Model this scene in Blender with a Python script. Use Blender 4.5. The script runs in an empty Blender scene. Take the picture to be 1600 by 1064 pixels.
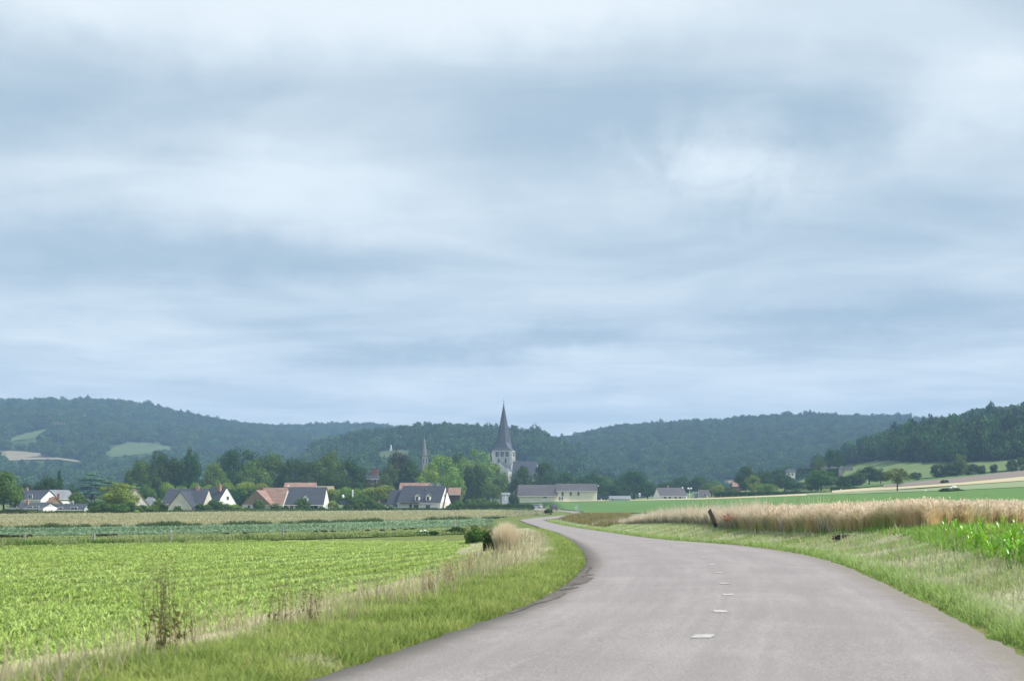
import bpy, math, random
import numpy as np
from mathutils import Vector, Matrix

random.seed(11)
rng = np.random.default_rng(11)
S = bpy.context.scene
COL = S.collection
F, HZ, CX, H = 2222.0, 782.0, 800.0, 1.4      # focal length and horizon row in photograph pixels, eye height in m

# ------------------------------------------------------------------ camera
cd = bpy.data.cameras.new('camera'); cam = bpy.data.objects.new('camera', cd); COL.objects.link(cam)
cam.location = (0, 0, H); cam.rotation_euler = (math.radians(90), 0, 0)
cd.lens = 50.0; cd.sensor_width = 36.0; cd.shift_y = 0.15625
cd.clip_start = 0.1; cd.clip_end = 9000
cd.dof.use_dof = True; cd.dof.focus_distance = 420; cd.dof.aperture_fstop = 3.8
S.camera = cam
S.view_settings.view_transform = 'Standard'; S.view_settings.look = 'None'
S.view_settings.exposure = 0.20; S.view_settings.gamma = 1.0
S.render.engine = 'CYCLES'
S.cycles.use_denoising = True
S.cycles.max_bounces = 6; S.cycles.diffuse_bounces = 3; S.cycles.transmission_bounces = 4
S.cycles.volume_bounces = 1; S.cycles.transparent_max_bounces = 4

# ------------------------------------------------------------------ sun and sky
SUN_EL, SUN_AZ = 51.0, 106.0       # azimuth from the view direction (+Y) towards the right (+X)
sl = bpy.data.lights.new('sun', 'SUN'); sun = bpy.data.objects.new('sun', sl); COL.objects.link(sun)
sl.energy = 4.9; sl.angle = math.radians(2.5); sl.color = (1.0, 0.95, 0.87)
el, az = math.radians(SUN_EL), math.radians(SUN_AZ)
sd = Vector((math.sin(az)*math.cos(el), math.cos(az)*math.cos(el), math.sin(el)))
sun.rotation_euler = sd.to_track_quat('Z', 'Y').to_euler()
sun.location = sd*1500

class NT:
    """small helper round a node tree"""
    def __init__(s, nt): s.nt = nt; s.n = nt.nodes; s.l = nt.links
    def new(s, t, **k):
        o = s.n.new(t)
        for a, b in k.items(): setattr(o, a, b)
        return o
    def put(s, sock, v):
        if hasattr(v, 'is_output'): s.l.new(v, sock)
        else: sock.default_value = v
    def math(s, op, a, b=None, c=None, clamp=False):
        o = s.new('ShaderNodeMath', operation=op, use_clamp=clamp); s.put(o.inputs[0], a)
        if b is not None: s.put(o.inputs[1], b)
        if c is not None: s.put(o.inputs[2], c)
        return o.outputs[0]
    def vec(s, x, y, z):
        o = s.new('ShaderNodeCombineXYZ'); s.put(o.inputs[0], x); s.put(o.inputs[1], y); s.put(o.inputs[2], z); return o.outputs[0]
    def mix(s, f, a, b, blend='MIX'):
        o = s.new('ShaderNodeMix', data_type='RGBA', blend_type=blend); s.put(o.inputs[0], f)
        for q, v in ((o.inputs[6], a), (o.inputs[7], b)):
            if isinstance(v, tuple) and len(v) == 3: v = v+(1,)
            s.put(q, v)
        return o.outputs[2]
    def noise(s, v, scale, detail=4, rough=.55, dist=0):
        o = s.new('ShaderNodeTexNoise'); o.inputs['Scale'].default_value = scale; o.inputs['Detail'].default_value = detail
        o.inputs['Roughness'].default_value = rough; o.inputs['Distortion'].default_value = dist
        if v is not None: s.l.new(v, o.inputs['Vector'])
        return o.outputs['Fac']
    def ramp(s, f, a, b, lo=0., hi=1.):
        o = s.new('ShaderNodeMapRange', interpolation_type='SMOOTHSTEP'); s.put(o.inputs[0], f)
        o.inputs[1].default_value = a; o.inputs[2].default_value = b; o.inputs[3].default_value = lo; o.inputs[4].default_value = hi
        return o.outputs[0]

W = bpy.data.worlds.new('World'); S.world = W; W.use_nodes = True
w = NT(W.node_tree); w.n.clear()
sky = w.new('ShaderNodeTexSky', sky_type='NISHITA'); sky.sun_disc = False
sky.sun_elevation = el; sky.sun_rotation = az; sky.air_density = 1.0; sky.dust_density = 2.0
tc = w.new('ShaderNodeTexCoord'); sep = w.new('ShaderNodeSeparateXYZ'); w.l.new(tc.outputs['Generated'], sep.inputs[0])
x, y, z = sep.outputs
zc = w.math('MAXIMUM', z, 0.0)
pl = w.math('ADD', zc, 0.075)
cpx, cpy = w.math('DIVIDE', x, pl), w.math('DIVIDE', y, pl)
cp = w.vec(w.math('MULTIPLY', cpx, 0.9), cpy, 0.0)           # the cloud deck, seen in perspective
big = w.noise(cp, 0.55, 5, 0.5, 0.4)
mid = w.noise(w.vec(w.math('MULTIPLY', cpx, 1.0), w.math('MULTIPLY', cpy, 1.3), 3.0), 1.5, 5, 0.47, 0.6)
# large banks of cloud at their compass direction and height (degrees): azimuth, elevation, spread, spread, brighter or darker
AZ = w.math('ARCTAN2', x, y); EL = w.math('ARCSINE', z)
wn = w.new('ShaderNodeTexNoise'); wn.inputs['Scale'].default_value = 11; wn.inputs['Detail'].default_value = 5; wn.inputs['Roughness'].default_value = .58
w.l.new(tc.outputs['Generated'], wn.inputs['Vector'])
ws = w.new('ShaderNodeSeparateXYZ'); w.l.new(wn.outputs['Color'], ws.inputs[0])
AZ = w.math('ADD', AZ, w.math('MULTIPLY', w.math('SUBTRACT', ws.outputs[0], .5), .10))
EL = w.math('ADD', EL, w.math('MULTIPLY', w.math('SUBTRACT', ws.outputs[1], .5), .055))
BANKS = [(0,2.6,40,2.4,.20),(-10.8,19.2,9,1.8,.50), (1,19.4,7,1.2,.55), (-15,15.2,8,1.8,-.30), (2.5,15.6,7,2.8,-.34), (5,13.9,5,1.5,-.2), (-9.5,12.2,5,1.7,.34),
         (8.4,13.2,4,1.0,.40), (13.5,14.2,2.3,1.5,-.30), (18.5,15.6,3.2,1.8,.50), (14,18.4,5,1.3,.22), (-9.5,9.6,6,1.1,-.42), (-17.5,9.8,3.5,1.1,-.28),
         (0,6.2,8,.42,-.40), (13.5,7.2,7,.5,-.32), (-17,6.3,5,.8,.28), (12,5.5,8,.7,.25), (-2,4.6,13,.6,.22), (-13,3.5,7,.8,-.15), (5,3.2,8,.5,-.12),
         (-3,10.6,5,1.0,.14), (9,10.4,7,1.2,.10), (17,11,4,1.5,-.1), (-17,18.2,3,.9,.30), (-17.5,12.4,4,1.2,.22),(-4,8.2,6,.6,.16)]
acc = None
for (a0, e0, sa, se, amp) in BANKS:
    R = math.radians
    da = w.math('DIVIDE', w.math('SUBTRACT', AZ, R(a0)), R(sa)); de = w.math('DIVIDE', w.math('SUBTRACT', EL, R(e0)), R(se))
    q = w.math('ADD', w.math('MULTIPLY', da, da), w.math('MULTIPLY', de, de))
    gx = w.math('MULTIPLY', w.math('EXPONENT', w.math('MULTIPLY', q, -1.0)), amp)
    acc = gx if acc is None else w.math('ADD', acc, gx)
fine = w.noise(w.vec(w.math('MULTIPLY', cpx, 1.0), w.math('MULTIPLY', cpy, 1.6), 8.0), 4.5, 7, .62, .5)
t = w.math('ADD', w.math('MULTIPLY', w.math('SUBTRACT', big, .5), 1.3), w.math('MULTIPLY', w.math('SUBTRACT', mid, .5), 1.0))
t = w.math('ADD', t, w.math('MULTIPLY', w.math('SUBTRACT', fine, .5), .18))
t = w.math('ADD', w.math('MULTIPLY_ADD', t, .80, .46), w.math('MULTIPLY', acc, .85))
wisp = w.noise(tc.outputs['Generated'], 26, 6, .6, .8)      # torn edges of the bright gap at the upper right
da = w.math('DIVIDE', w.math('SUBTRACT', AZ, math.radians(8.5)), math.radians(6)); de = w.math('DIVIDE', w.math('SUBTRACT', EL, math.radians(13.2)), math.radians(2.2))
gz = w.math('EXPONENT', w.math('MULTIPLY', w.math('ADD', w.math('MULTIPLY', da, da), w.math('MULTIPLY', de, de)), -1.0))
t = w.math('ADD', t, w.math('MULTIPLY', w.math('MULTIPLY', w.math('SUBTRACT', wisp, .5), 1.0), gz))
t = w.ramp(t, -.05, 1.08)
cloud = w.mix(t, (.352, .464, .565), (.77, .84, .885))
# the deck is thinner and brighter towards the sun and overhead, out of the picture
dot = w.new('ShaderNodeVectorMath', operation='DOT_PRODUCT'); w.l.new(tc.outputs['Generated'], dot.inputs[0]); dot.inputs[1].default_value = sd
glow = w.ramp(dot.outputs['Value'], .35, 1.0, 0.0, .7)
gain = w.math('ADD', 1.0, w.math('ADD', glow, w.ramp(z, .42, 1.0, 0, .15)))
gv = w.new('ShaderNodeVectorMath', operation='SCALE'); w.l.new(cloud, gv.inputs[0]); w.l.new(gain, gv.inputs['Scale'])
b1 = w.new('ShaderNodeBackground'); w.l.new(sky.outputs[0], b1.inputs[0]); b1.inputs[1].default_value = .06
b2 = w.new('ShaderNodeBackground'); w.l.new(gv.outputs[0], b2.inputs[0]); b2.inputs[1].default_value = 1.04
ms = w.new('ShaderNodeMixShader'); ms.inputs[0].default_value = .93
wo = w.new('ShaderNodeOutputWorld')
w.l.new(b1.outputs[0], ms.inputs[1]); w.l.new(b2.outputs[0], ms.inputs[2]); w.l.new(ms.outputs[0], wo.inputs[0])

# ------------------------------------------------------------------ helpers
def tag(o, label=None, cat=None, group=None, kind=None):
    if label: o['label'] = label
    if cat: o['category'] = cat
    if group: o['group'] = group
    if kind: o['kind'] = kind
    return o
def empty(name, loc, rz=0.0):
    o = bpy.data.objects.new(name, None); COL.objects.link(o); o.location = loc; o.rotation_euler = (0, 0, rz); o.empty_display_size = .3
    return o
def mesh_np(name, V, polys, col=None, smooth=False):
    """V (n,3); polys: list of integer arrays (m,k)"""
    me = bpy.data.meshes.new(name)
    V = np.ascontiguousarray(V, np.float32); me.vertices.add(len(V)); me.vertices.foreach_set('co', V.ravel())
    idx = np.concatenate([p.ravel() for p in polys]).astype(np.int32)
    tot = np.concatenate([np.full(len(p), p.shape[1], np.int32) for p in polys]); st = np.concatenate([[0], np.cumsum(tot)[:-1]]).astype(np.int32)
    me.loops.add(len(idx)); me.loops.foreach_set('vertex_index', idx)
    me.polygons.add(len(tot)); me.polygons.foreach_set('loop_start', st)
    if smooth: me.polygons.foreach_set('use_smooth', np.ones(len(tot), bool))
    me.update(calc_edges=True)
    if col is not None:
        a = me.color_attributes.new('Col', 'FLOAT_COLOR', 'POINT')
        c = np.ones((len(V), 4), np.float32); c[:, :3] = col; a.data.foreach_set('color', c.ravel())
    return me
def link(name, me, m=None, parent=None):
    o = bpy.data.objects.new(name, me); COL.objects.link(o)
    if m is not None and not me.materials: me.materials.append(m)
    if parent is not None: o.parent = parent
    return o

class MB:
    """collects shapes for ONE mesh object"""
    def __init__(s, T=None): s.v = []; s.f = []; s.T = T
    def pts(s, P):
        b = len(s.v); s.v += [tuple(p) for p in P]; return b
    def hexa(s, P):   # 8 points: bottom ring, top ring
        b = s.pts(P); s.f += [tuple(b+i for i in q) for q in ((3,2,1,0),(4,5,6,7),(0,1,5,4),(1,2,6,5),(2,3,7,6),(3,0,4,7))]; return s
    def box(s, cx, cy, cz, sx, sy, sz, rz=0.0):
        c, n = math.cos(rz), math.sin(rz); P = []
        for k in (-.5, .5):
            for i, j in ((-.5,-.5),(.5,-.5),(.5,.5),(-.5,.5)):
                u, v = i*sx, j*sy; P.append((cx+u*c-v*n, cy+u*n+v*c, cz+k*sz))
        return s.hexa(P)
    def prism(s, prof, axis, a, b):   # profile in (other axis, z), pushed along axis
        n = len(prof)
        P = [((a, p, q) if axis == 'x' else (p, a, q)) for p, q in prof]+[((b, p, q) if axis == 'x' else (p, b, q)) for p, q in prof]
        k = s.pts(P); s.f.append(tuple(k+i for i in range(n))); s.f.append(tuple(k+n+i for i in reversed(range(n))))
        for i in range(n): j = (i+1) % n; s.f.append((k+i, k+n+i, k+n+j, k+j))
        return s
    def tube(s, p0, p1, r0, r1, n=8, cap=True):
        p0, p1 = Vector(p0), Vector(p1); d = (p1-p0).normalized()
        a = d.orthogonal().normalized(); c = d.cross(a)
        P = [p+(a*math.cos(2*math.pi*i/n)+c*math.sin(2*math.pi*i/n))*r for p, r in ((p0, r0), (p1, r1)) for i in range(n)]
        k = s.pts(P)
        for i in range(n): j = (i+1) % n; s.f.append((k+i, k+j, k+n+j, k+n+i))
        if cap: s.f.append(tuple(k+n+i for i in range(n))); s.f.append(tuple(k+i for i in reversed(range(n))))
        return s
    def lathe(s, prof, n=12, c=(0, 0)):
        k = s.pts([(c[0]+r*math.cos(2*math.pi*i/n), c[1]+r*math.sin(2*math.pi*i/n), zz) for r, zz in prof for i in range(n)])
        for m in range(len(prof)-1):
            for i in range(n): j = (i+1) % n; s.f.append((k+m*n+i, k+m*n+j, k+(m+1)*n+j, k+(m+1)*n+i))
        return s
    def build(s, name, m, parent=None, smooth=False, bevel=0.0):
        me = bpy.data.meshes.new(name); V = [s.T @ Vector(p) for p in s.v] if s.T else s.v
        me.from_pydata([tuple(p) for p in V], [], s.f); me.validate(); me.update()
        import bmesh
        bm = bmesh.new(); bm.from_mesh(me); bmesh.ops.recalc_face_normals(bm, faces=bm.faces)
        if bevel: bmesh.ops.bevel(bm, geom=list(bm.edges), offset=bevel, segments=2, affect='EDGES', clamp_overlap=True)
        bm.to_mesh(me); bm.free()
        if smooth: me.polygons.foreach_set('use_smooth', np.ones(len(me.polygons), bool))
        return link(name, me, m, parent)

# ------------------------------------------------------------------ materials
def mat(name, c, rough=.8, var=.25, scale=3.0, c2=None, bump=0.0, bscale=None, spec=.3, metallic=0.0, coords='Object', stretch=(1,1,1)):
    m = bpy.data.materials.new(name); m.use_nodes = True; k = NT(m.node_tree)
    b = k.n['Principled BSDF']; b.inputs['Roughness'].default_value = rough; b.inputs['Specular IOR Level'].default_value = spec; b.inputs['Metallic'].default_value = metallic
    if coords == 'Object': v = k.new('ShaderNodeTexCoord').outputs['Object']
    else: v = k.new('ShaderNodeNewGeometry').outputs['Position']
    mp = k.new('ShaderNodeMapping'); k.l.new(v, mp.inputs[0]); mp.inputs['Scale'].default_value = stretch; v = mp.outputs[0]
    n1 = k.noise(v, scale, 6, .6); n2 = k.noise(v, scale*.13, 3, .5)
    c2 = c2 or tuple(min(1, i*(1-var*1.3)) for i in c)
    f = k.ramp(k.math('ADD', k.math('MULTIPLY', n1, .6), k.math('MULTIPLY', n2, .4)), .34, .66)
    k.l.new(k.mix(f, c2, c), b.inputs['Base Color'])
    if bump:
        bp = k.new('ShaderNodeBump'); bp.inputs['Strength'].default_value = bump; bp.inputs['Distance'].default_value = .05
        k.l.new(k.noise(v, bscale or scale*4, 5, .6), bp.inputs['Height']); k.l.new(bp.outputs[0], b.inputs['Normal'])
    return m
def leafmat(name, tint=(1, 1, 1), trans=.3, rnd=.25, attr=True, gloss=0.0):
    """leaves and blades: colour per leaf from the mesh, a slight tint and variation per plant, light passing through"""
    m = bpy.data.materials.new(name); m.use_nodes = True; k = NT(m.node_tree); k.n.clear()
    if attr:
        c = k.new('ShaderNodeAttribute', attribute_name='Col').outputs['Color']; c = k.mix(1.0, c, tint, 'MULTIPLY')
    else: c = tint
    if rnd:
        oi = k.new('ShaderNodeObjectInfo').outputs['Random']
        hs = k.new('ShaderNodeHueSaturation'); k.put(hs.inputs['Color'], c)
        k.l.new(k.math('MULTIPLY_ADD', oi, rnd*2, 1-rnd), hs.inputs['Value'])
        k.l.new(k.math('MULTIPLY_ADD', k.math('FRACT', k.math('MULTIPLY', oi, 7.31)), .05, .475), hs.inputs['Hue']); c = hs.outputs[0]
    d = k.new('ShaderNodeBsdfDiffuse'); tr = k.new('ShaderNodeBsdfTranslucent'); mx = k.new('ShaderNodeMixShader'); mx.inputs[0].default_value = trans
    k.put(d.inputs[0], c); k.put(tr.inputs[0], c); k.l.new(d.outputs[0], mx.inputs[1]); k.l.new(tr.outputs[0], mx.inputs[2]); out = mx.outputs[0]
    if gloss:
        g = k.new('ShaderNodeBsdfGlossy'); g.inputs['Roughness'].default_value = .38; fr = k.new('ShaderNodeFresnel'); fr.inputs[0].default_value = 1.4
        m2 = k.new('ShaderNodeMixShader'); k.l.new(k.math('MULTIPLY', fr.outputs[0], gloss), m2.inputs[0]); k.l.new(out, m2.inputs[1]); k.l.new(g.outputs[0], m2.inputs[2]); out = m2.outputs[0]
    o = k.new('ShaderNodeOutputMaterial'); k.l.new(out, o.inputs[0]); return m

# ------------------------------------------------------------------ the lie of the land
def sm(t): t = np.clip(t, 0, 1); return t*t*(3-2*t)
_yt = np.arange(-200, 7000, 2.0)
_zt = np.interp(_yt, [-200, 0, 22, 60, 125, 220, 430, 7000], [0, 0, -.03, -.42, -1.22, -1.5, -1.55, -1.55])
_k = np.exp(-.5*(np.arange(-12, 13)/4.5)**2); _k /= _k.sum()
_zt = np.convolve(np.pad(_zt, 12, mode='edge'), _k, 'valid')
def zL(Y): return np.interp(Y, _yt, _zt)
def row_Y(px, py):     # where the line of sight of a photograph pixel meets the road level
    Ys = np.arange(3, 900, .05); g = H-(py-HZ)*Ys/F-zL(Ys); i = int(np.argmax(g < 0)); return Ys[i]
EDGE_L = [(511,1061),(590,1035),(657,1014),(717,992),(762,975),(811,958),(848,940),(884,918),(911,894),(918,880),(910,862),(894,847),(866,832),(838,823),(820,817),(810,812.6)]
EDGE_R = [(1600,1035),(1562,1014),(1525,990),(1469,960),(1412,932),(1356,904),(1311,884),(1262,870),(1210,860.6),(1150,853),(1100,849),(1056,846),(1000,840),(980,836.5),(930,829),(882,821.5),(856,815.5)]
def _edge(E, near, far):
    P = [(row_Y(*p), (p[0]-CX)/F) for p in E]; Y = [n[1] for n in near]+[p[0] for p in P]; X = [n[0] for n in near]+[p[0]*p[1] for p in P]
    keep = [i for i in range(len(Y))]; keep = sorted(keep, key=lambda i: Y[i])
    return np.array([Y[i] for i in keep]+[f[1] for f in far]), np.array([X[i] for i in keep]+[f[0] for f in far])
LY, LX = _edge(EDGE_L, [(-9.5,-30),(-5.4,-8),(-3.5,1),(-2.3,7)], [(3.3,235),(7.5,262),(12.0,295),(14.2,340),(12.4,390),(6.6,450),(6.2,520),(6.6,560)])
RY, RX = _edge(EDGE_R, [(-3.6,-30),(.35,-8),(2.0,1),(3.4,7)], [(4.6,215),(8.2,235),(12.6,262),(17.4,295),(19.6,340),(17.8,390),(12.0,450),(11.6,520),(12.0,560)])
def _smooth(Y, X):
    g = np.arange(-30, 561, .5); v = np.interp(g, Y, X); k = np.exp(-.5*(np.arange(-6, 7)/2.6)**2); k /= k.sum()
    return g, np.convolve(np.pad(v, 6, mode='edge'), k, 'valid')
_gl, _vl = _smooth(LY, LX); _gr, _vr = _smooth(RY, RX)
def EL_(Y): return np.interp(Y, _gl, _vl)
def ER_(Y): return np.interp(Y, _gr, _vr)
def nz(X, Y, s, k=0.0):    # cheap smooth noise, -1..1
    return (np.sin(X*s+1.3*k+1.7*np.sin(Y*s*.83+k))+np.sin(Y*s*1.13+2.1*k+1.9*np.sin(X*s*.71-k))+.6*np.sin((X+Y)*s*2.3+k*3)+.5*np.sin((X-.7*Y)*s*3.7+k))/3.1
PXS = [22,32,50,90,135,180,250,400]; PZS = [0,1.3,3.0,4.7,8.4,12.6,18,22]
def terrain(X, Y):
    X = np.asarray(X, float); Y = np.asarray(Y, float)
    Z = zL(Y)+np.interp(X, PXS, PZS)*sm((Y-95)/165)
    q = sm((X-11)/6)
    Z = Z+2.6*sm((Y-(548-130*q))/(34+80*q))*sm((X+18)/20)*(1-sm((X-24)/22))
    dr = X-ER_(Y); Z = Z+.74*sm((dr-.25)/4.4)*(1-sm((Y-190)/70))
    dl = EL_(Y)-X; Z = Z-.28*sm((dl-1.6)/3.5)*(1-sm((Y-150)/120))+.05*sm(dl/.8)*(1-sm((dl-1.2)/1.5))*(Y < 220)
    far = sm((np.minimum(np.abs(dr), np.abs(dl))-.3)/2.)
    return Z+far*(.035*nz(X, Y, 1.1)+.02*nz(X, Y, 3.1, 2))*(1-sm((Y-80)/60))
_YS = np.concatenate([np.arange(4, 120, .1), np.arange(120, 1200, .5)])
def at(px, py, dz=0.0):    # the point of the land seen at a photograph pixel
    s = (px-CX)/F; g = H-(py-HZ)*_YS/F-terrain(s*_YS, _YS); i = int(np.argmax(g < 0)) if (g < 0).any() else len(g)-1
    if i > 0: a, b = g[i-1], g[i]; Yv = _YS[i-1]+(_YS[i]-_YS[i-1])*(a/(a-b) if a != b else 0)
    else: Yv = _YS[0]
    return Vector((s*Yv, Yv, float(terrain(s*Yv, Yv))+dz))
def spot(px, D, dz=0.0):
    X = (px-CX)/F*D; return Vector((X, D, float(terrain(X, D))+dz))
def hgt(py, D): return H+(HZ-py)*D/F      # height above datum of a pixel row at distance D
# ------------------------------------------------------------------ ground, road
M = {}
def land_material(name, soil, c1, c2, s1=.9, s2=.12):
    m = bpy.data.materials.new(name); m.use_nodes = True; k = NT(m.node_tree); b = k.n['Principled BSDF']
    b.inputs['Roughness'].default_value = .95; b.inputs['Specular IOR Level'].default_value = .1
    v = k.new('ShaderNodeNewGeometry').outputs['Position']
    f = k.ramp(k.noise(v, s1, 6, .65), .35, .65); g = k.ramp(k.noise(v, s2, 5, .6), .35, .65); e = k.ramp(k.noise(v, s1*9, 4, .6), .45, .75)
    c = k.mix(k.math('MULTIPLY', e, .55), k.mix(g, k.mix(f, c1, c2), c1), soil); k.l.new(c, b.inputs['Base Color'])
    bp = k.new('ShaderNodeBump'); bp.inputs['Strength'].default_value = .5; bp.inputs['Distance'].default_value = .08
    k.l.new(k.noise(v, s1*6, 5, .65), bp.inputs['Height']); k.l.new(bp.outputs[0], b.inputs['Normal']); return m
M['ground'] = land_material('ground_earth', (.07,.055,.035), (.10,.15,.035), (.20,.19,.075))
M['crop_soil'] = land_material('crop_soil', (.10,.10,.045), (.12,.20,.045), (.15,.25,.06))
M['meadow'] = land_material('meadow_floor', (.25,.22,.12), (.26,.27,.13), (.36,.33,.20), .6, .05)
M['strip'] = land_material('weedy_floor', (.10,.09,.05), (.13,.21,.05), (.26,.29,.12))
M['cabbage'] = land_material('cabbage_floor', (.14,.13,.08), (.13,.20,.10), (.22,.29,.15))
M['green'] = land_material('far_crop', (.095,.14,.05), (.085,.165,.045), (.115,.20,.06), .5, .03)
M['tan'] = land_material('stubble', (.33,.27,.17), (.42,.36,.22), (.46,.40,.27), .5, .03)
M['plough'] = land_material('ploughed_earth', (.13,.10,.085), (.20,.165,.14), (.23,.185,.16), .7, .05)
M['grey'] = land_material('grey_crop', (.16,.19,.11), (.20,.25,.13), (.23,.27,.15), .5, .03)
M['pasture'] = land_material('pasture', (.10,.12,.05), (.105,.15,.05), (.15,.19,.075), .3, .03)
M['hill'] = land_material('hill_floor', (.03,.045,.015), (.035,.06,.018), (.05,.075,.025), .2, .02)

yr = np.concatenate([np.arange(-26, 6, 1.0), 6*np.exp(np.linspace(0, math.log(3300/6.), 330))])
sc = np.concatenate([np.linspace(-1.5, -.5, 26)[:-1], np.linspace(-.5, .5, 260), np.linspace(.5, 1.5, 26)[1:]])
YY, SS = np.meshgrid(yr, sc, indexing='ij'); XX = np.clip(SS*(YY+30), -2050, 2050)
def grid_faces(n, m):
    i = np.arange(n-1)[:, None]*m+np.arange(m-1)[None, :]; return np.stack([i, i+1, i+m+1, i+m], -1).reshape(-1, 4)
V = np.stack([XX, YY, terrain(XX, YY)-.02], -1).reshape(-1, 3)
tag(link('ground', mesh_np('ground', V, [grid_faces(len(yr), len(sc))], smooth=True), M['ground']), kind='structure')

# asphalt: worn chippings, paler wheel tracks, patches, fine cracks
m = bpy.data.materials.new('asphalt'); m.use_nodes = True; k = NT(m.node_tree); b = k.n['Principled BSDF']; M['road'] = m
b.inputs['Roughness'].default_value = .82; b.inputs['Specular IOR Level'].default_value = .35
v = k.new('ShaderNodeNewGeometry').outputs['Position']; uv = k.new('ShaderNodeUVMap', uv_map='UVMap').outputs[0]
us = k.new('ShaderNodeSeparateXYZ'); k.l.new(uv, us.inputs[0])
trk = None
for c0 in (.17, .42, .60, .84):
    d = k.math('DIVIDE', k.math('SUBTRACT', us.outputs[0], c0), .065); e = k.math('EXPONENT', k.math('MULTIPLY', k.math('MULTIPLY', d, d), -1)); trk = e if trk is None else k.math('ADD', trk, e)
stre = k.noise(k.vec(k.math('MULTIPLY', us.outputs[0], 30), k.math('MULTIPLY', us.outputs[1], .22), 0), 1.0, 5, .6)
ptc = k.noise(v, .45, 5, .6, .5); fin = k.noise(v, 42, 4, .75); med = k.noise(v, 13, 5, .7)
tt = k.math('ADD', k.math('MULTIPLY', stre, .42), k.math('MULTIPLY', ptc, .45))
tt = k.math('ADD', tt, k.math('MULTIPLY', trk, .07)); tt = k.ramp(tt, .34, .74)
c = k.mix(tt, (.245,.217,.209), (.330,.298,.287))
c = k.mix(k.ramp(fin, .35, .7), k.mix(1.0, c, (.66,.65,.66), 'MULTIPLY'), k.mix(1.0, c, (1.25,1.24,1.23), 'MULTIPLY'))
c = k.mix(k.ramp(med, .3, .7, 0, .35), c, k.mix(1.0, c, (.84,.84,.86), 'MULTIPLY'))
vo = k.new('ShaderNodeTexVoronoi', feature='DISTANCE_TO_EDGE'); vo.inputs['Scale'].default_value = .55
ds = k.new('ShaderNodeVectorMath', operation='ADD'); nn = k.new('ShaderNodeTexNoise'); nn.inputs['Scale'].default_value = 1.6; k.l.new(v, nn.inputs[0]); k.l.new(v, ds.inputs[0]); k.l.new(nn.outputs['Color'], ds.inputs[1]); k.l.new(ds.outputs[0], vo.inputs[0])
crack = k.math('MULTIPLY', k.ramp(vo.outputs['Distance'], .004, .018, 1, 0), k.ramp(k.noise(v, .25, 3), .5, .62))
c = k.mix(k.math('MULTIPLY', crack, .18), c, (.09,.085,.085))
edge = k.math('MINIMUM', us.outputs[0], k.math('SUBTRACT', 1.0, us.outputs[0]))
dirt = k.ramp(k.math('ADD', edge, k.math('MULTIPLY', k.math('SUBTRACT', k.noise(v, 2.2, 5, .65), .5), .10)), .02, .10, .8, 0)
c = k.mix(dirt, c, (.15,.13,.105)); k.l.new(c, b.inputs['Base Color'])
bp = k.new('ShaderNodeBump'); bp.inputs['Strength'].default_value = .35; bp.inputs['Distance'].default_value = .012; k.l.new(fin, bp.inputs['Height']); k.l.new(bp.outputs[0], b.inputs['Normal'])
yv = np.concatenate([np.arange(-25, 60, .2), np.arange(60, 560, 1.0)]); tcol = np.linspace(0, 1, 15)
lx = EL_(yv)+.05*nz(yv, yv*.3, 3.3)+.035*nz(yv, yv*.1, 9.); rx = ER_(yv)+.05*nz(yv, yv*.3, 2.9, 4)+.035*nz(yv, yv*.2, 8., 2)
V = []; UV = []
for i, Y in enumerate(yv):
    for t_ in tcol:
        X = lx[i]*(1-t_)+rx[i]*t_; V.append((X, Y, float(zL(Y))+.05+.07*(1-(2*t_-1)**2)*.6)); UV.append((t_, Y))
    # tarmac edge turned down into the verge
V = np.array(V).reshape(len(yv), 15, 3); lo = V[:, :1].copy(); lo[..., 2] -= .12; hi = V[:, -1:].copy(); hi[..., 2] -= .12
lo[..., 0] -= .03; hi[..., 0] += .03; V = np.concatenate([lo, V, hi], 1)
UV = np.array(UV).reshape(len(yv), 15, 2); UV = np.concatenate([UV[:, :1], UV, UV[:, -1:]], 1)
ROADV = V
fc = grid_faces(len(yv), 17); me = mesh_np('road', V.reshape(-1, 3), [fc], smooth=True)
ul = me.uv_layers.new(name='UVMap'); ul.data.foreach_set('uv', UV.reshape(-1, 2)[fc.ravel()].astype(np.float32).ravel())
tag(link('road', me, M['road']), kind='structure')
def road_z(X, Y):
    t_ = (X-EL_(Y))/(ER_(Y)-EL_(Y)); return zL(Y)+.05+.042*(1-(2*t_-1)**2)
# worn centre dashes, short and white
M['paint'] = mat('worn_paint', (.43,.415,.40), .7, scale=11, c2=(.27,.25,.24))
mb = []; fcs = []
for (px, py, wd) in [(1098,1009,.20),(1126,967,.165),(1137,939,.16),(1132,920,.16),(1123,902,.16),(1113,888,.17),(1099,877,.17),(1079,869,.16),(1061,863.5,.16),(1043,858.5,.15),(1024,854.5,.15)]:
    Y0 = row_Y(px, py+0); X0 = (px-CX)/F*Y0; dx = (EL_(Y0+1)+ER_(Y0+1)-EL_(Y0-1)-ER_(Y0-1))/4
    for k2 in range(6):
        Y = Y0-.18+.36*k2/5; X = X0+dx*(Y-Y0); j = .012*math.sin(k2*7.1+px)
        for sx in (-1, 1): mb.append((X+sx*wd/2+j, Y, float(road_z(X+sx*wd/2, Y))+.006))
    n0 = len(mb)-12; fcs += [(n0+2*q, n0+2*q+1, n0+2*q+3, n0+2*q+2) for q in range(5)]
tag(link('road_markings', mesh_np('road_markings', np.array(mb), [np.array(fcs)]), M['paint']), kind='structure')

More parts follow.
